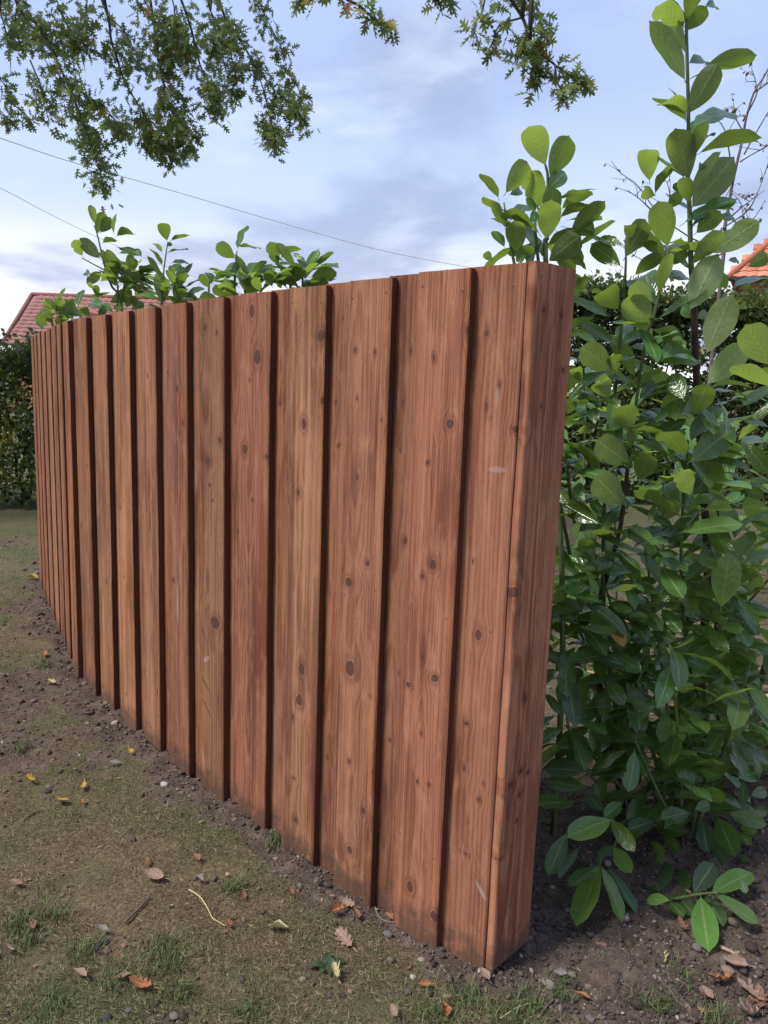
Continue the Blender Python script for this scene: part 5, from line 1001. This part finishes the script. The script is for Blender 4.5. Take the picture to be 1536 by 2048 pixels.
STONE = {}
for nme, c in (('pink', (0.22, 0.125, 0.10)), ('grey', (0.125, 0.108, 0.10)), ('tan', (0.20, 0.155, 0.12)), ('dark', (0.045, 0.04, 0.042)), ('white', (0.36, 0.32, 0.29)), ('clod', (0.085, 0.063, 0.053))): STONE[nme] = plain('stone_'+nme, c, 0.85, 0.45, 35)
def stone_mesh(seed):
    rng = np.random.default_rng(seed); V = [v for v in ICO]; F_ = [tuple(t) for t in ICO_T]; mid = {}; F2 = []
    def m_(a, b):
        k = (min(a, b), max(a, b))
        if k not in mid: mid[k] = len(V); V.append(norm((V[a]+V[b])/2))
        return mid[k]
    for a, b, c in F_: ab, bc, ca = m_(a, b), m_(b, c), m_(c, a); F2 += [(a, ab, ca), (ab, b, bc), (ca, bc, c), (ab, bc, ca)]
    V = np.array(V); q = rng.normal(size=(5, 3)); 
    for d in q: d = norm(d); V -= np.clip(V@d-0.62, 0, 1)[:, None]*d*0.8
    V *= 1+rng.normal(size=(len(V), 1))*0.05; V *= np.array([1, rng.uniform(0.6, 0.9), rng.uniform(0.45, 0.7)])
    return mesh_py('stone', V, F2, True)
SM = [stone_mesh(k) for k in range(6)]
def stone(px, py, wpx, col, label, k, group='stones and clods lying in the soil'):
    p = gpt(px, py); s = wpx*0.8/2/F_PX*np.linalg.norm(p-CAM); me = SM[k % 6].copy(); me.materials.append(STONE[col]); o = link('soil_clod' if col == 'clod' else 'stone', me)
    o.matrix_world = Matrix.Translation((p[0], p[1], p[2]+s*0.2)) @ Matrix.Rotation(k*1.3, 4, 'Z') @ Matrix.Scale(s, 4); tag(o, label, 'clod' if col == 'clod' else 'stone', group)
for k, a in enumerate([
  (775,1870,26,'grey','grey stone against the foot of the first front board'),(585,1695,22,'pink','pinkish stone beside the fence foot under the third board'),(210,1885,26,'dark','dark flat stone on the lawn near the short stick'),(212,1905,20,'pink','reddish pebble below the dark flat stone'),(247,1893,18,'pink','reddish oval pebble at the right of the lower left pebbles'),
  (213,2038,26,'dark','black lump at the bottom left edge'),(258,2022,20,'grey','grey stone at the bottom edge left of the pale leaf'),(195,1898,22,'dark','blackish pebble touching the reddish pebble'),(1395,1895,32,'grey','rounded grey stone below the laurel sprig'),(1455,1945,34,'tan','large tan stone at the lower right'),(1475,1930,26,'pink','pinkish stone behind the large tan one'),(1445,1925,24,'grey','grey flat stone left of the pinkish one'),
  (1505,1760,30,'clod','big dark clod at the right edge of the soil'),(1065,1868,28,'clod','dark clod against the end board foot'),(1085,1860,30,'dark','dark stone behind the end board foot'),(990,1958,0,'white',''),(825,1955,16,'white','small whitish chip at the foot of the first board'),(895,1998,30,'pink','pale pinkish stone below the end of the fence'),(815,1985,24,'clod','rounded clod in the soil below the fence end'),(770,1985,20,'clod','clod left of the rounded one'),
  (105,1522,14,'pink','small pink pebble on the far left lawn'),(45,1460,12,'pink','pink pebble at the left edge'),(175,1448,14,'tan','tan pebble by the sixth board'),(195,1450,16,'dark','dark clod by the sixth board'),(328,1570,22,'white','crumbly whitish lump near the fifth board'),(525,1825,18,'clod','dark clod on the lawn left of the pale oak leaf'),(265,1680,22,'clod','round dark clod on the mid lawn'),(95,1585,18,'dark','dark stone under the bright yellow leaves'),(1180,2040,24,'grey','grey stone at the bottom edge'),(1265,1900,24,'clod','clod under the big laurel leaves'),
  (1340,1985,22,'grey','small stone in front of the turf clod'),(605,1960,18,'tan','tan pebble right of the weed'),(660,1992,20,'clod','clod below the weed rosette'),(700,1985,18,'pink','pebble below the pale yellow leaf'),(1425,1870,22,'tan','tan pebble right of the rounded grey stone'),(1500,1830,26,'clod','rough clod right of the laurel sprig'),(1180,1870,22,'clod','small clod behind the laurel leaves')]):
    if a[2]: stone(*a, k)
def stick(pts, r, col, label, cat='twig', name='twig', lift=0.004):
    P = [gpt(*p)+[0, 0, r+lift] for p in pts]; Q = smooth_path(P, max(8, len(P)*4)); V, Fc = tube(Q, list(np.linspace(r, r*0.55, len(Q))), 6)
    base = Q[0]; o = link(name, mesh_py(name, [v-base for v in V], Fc, True), plain('twig_'+name+str(int(r*1e4)), col, 0.8, 0.3, 60)); o.location = base; tag(o, label, cat)
stick([(378,1785),(400,1800),(415,1822),(425,1842),(440,1852),(450,1858)], 0.0022, (0.46, 0.40, 0.20), 'long pale curved leaf stalk on the lawn', 'stalk', 'leaf_stalk', 0.008)
stick([(250,1850),(265,1835),(285,1815),(300,1798)], 0.005, (0.12, 0.09, 0.07), 'short dark stick on the mid foreground lawn')
stick([(1075,2040),(1100,2010),(1130,1985),(1142,1960)], 0.003, (0.16, 0.12, 0.09), 'curved brown twig in the grass right of the fence end')
stick([(1000,2045),(1040,2020),(1080,2012)], 0.0016, (0.42, 0.36, 0.22), 'dry grass stem at the bottom edge', 'stalk', 'grass_stem', 0.01)
stick([(790,1830),(800,1815)], 0.004, (0.2, 0.14, 0.1), 'stub of twig by the first board')
stick([(1440,1900),(1470,1915),(1490,1940)], 0.006, (0.30, 0.22, 0.16), 'pale stick lying above the corner leaf pile')
stick([(50,1640),(75,1625),(95,1622)], 0.003, (0.15, 0.11, 0.08), 'thin twig on the far left lawn')
stick([(745,1805),(760,1840),(790,1850)], 0.0025, (0.2, 0.16, 0.12), 'thin twig under the second front board')
# turf clod and weed rosette
def build_clod():
    rng = np.random.default_rng(2); p = gpt(1270, 1945); root = empty('turf_clod', p); tag(root, 'upturned turf clod with pale roots under the laurel sprig', 'turf')
    g = 46; uu = np.linspace(-1, 1, g); U_, W_ = np.meshgrid(uu, uu); rr_ = np.maximum(np.abs(U_), np.abs(W_)); x = U_*0.15; y = W_*0.125
    z = np.clip(1-rr_**3, 0, 1)**1.2*0.030+(vnoise(x.ravel()+4, y.ravel(), 16, 4).reshape(g, g)-0.5)*0.05+(vnoise(x.ravel(), y.ravel()+3, 70, 2).reshape(g, g)-0.5)*0.012-0.02*(rr_ > 0.97)
    z += ground_z(x+p[0], y+p[1])-p[2]; x = x+(vnoise(y.ravel(), x.ravel()*0, 20, 2).reshape(g, g)-0.5)*0.05; i = np.arange((g-1)**2); a_ = i//(g-1)*g+i % (g-1)
    b = NT('turf_soil'); P = b.obj(); n1 = b.noise(P, 40, 5, 0.7); n2 = b.noise(P, 160, 3, 0.6); cc = b.ramp(n1, [(0.3, (0.055, 0.040, 0.032)), (0.55, (0.11, 0.082, 0.064)), (0.75, (0.17, 0.13, 0.095))])
    link('soil_block', mesh_np('soil_block', np.stack([x.ravel(), y.ravel(), z.ravel()], 1), np.stack([a_, a_+1, a_+g+1, a_+g], 1), None, True), b.end(b.bsdf(cc, 0.95, b.bump(b.math('ADD', n1, n2), 0.9, 0.008), 0.2)), root)
    q = 420; qi = rng.integers(0, g*g, q); sz = rng.uniform(0.0015, 0.006, q); A_ = (rng.normal(size=(q, 3, 3))*0.28+np.eye(3))*sz[:, None, None]; V, T = scatter_np(ICO, ICO_T, A_, np.stack([x.ravel()[qi], y.ravel()[qi], z.ravel()[qi]], 1))
    oc = link('crumbs', mesh_np('crumbs', V, T, {'rnd': np.repeat(rng.random(q), 12)}), bpy.data.materials['soil_crumb'], root); oc['kind'] = 'stuff'
    mat = plain('root_fibre', (0.20, 0.14, 0.08), 0.8, 0.2)
    for k in range(26):
        a = rng.random()*6.28; r = rng.uniform(0.02, 0.12); s = np.array([math.cos(a)*r, math.sin(a)*r*0.8-0.02, 0.034+rng.uniform(-.008, .008)]); q = [s]
        for _ in range(4): q.append(q[-1]+np.array([rng.normal()*0.012, -0.012+rng.normal()*0.01, -0.008+rng.normal()*0.005]))
        V, Fc = tube(smooth_path(q, 8), 0.0007, 4); link('root', mesh_py('root', V, Fc), mat, root)
build_clod()
def build_weed():
    p = gpt(655, 1938); root = empty('weed_rosette', p); tag(root, 'small dark green weed rosette on the lawn', 'weed'); me = leaf_solid('leaf', -0.3, 0.2, 9, 'oak'); me.materials.append(DL['green'])
    for k in range(8):
        L = random.Random(k).uniform(0.03, 0.055); link('leaf', me, None, root, Matrix.Translation((0, 0, 0.006)) @ Matrix.Rotation(k*0.85, 4, 'Z') @ Matrix.Rotation(0.3, 4, 'X') @ Matrix.Scale(L, 4))
build_weed()
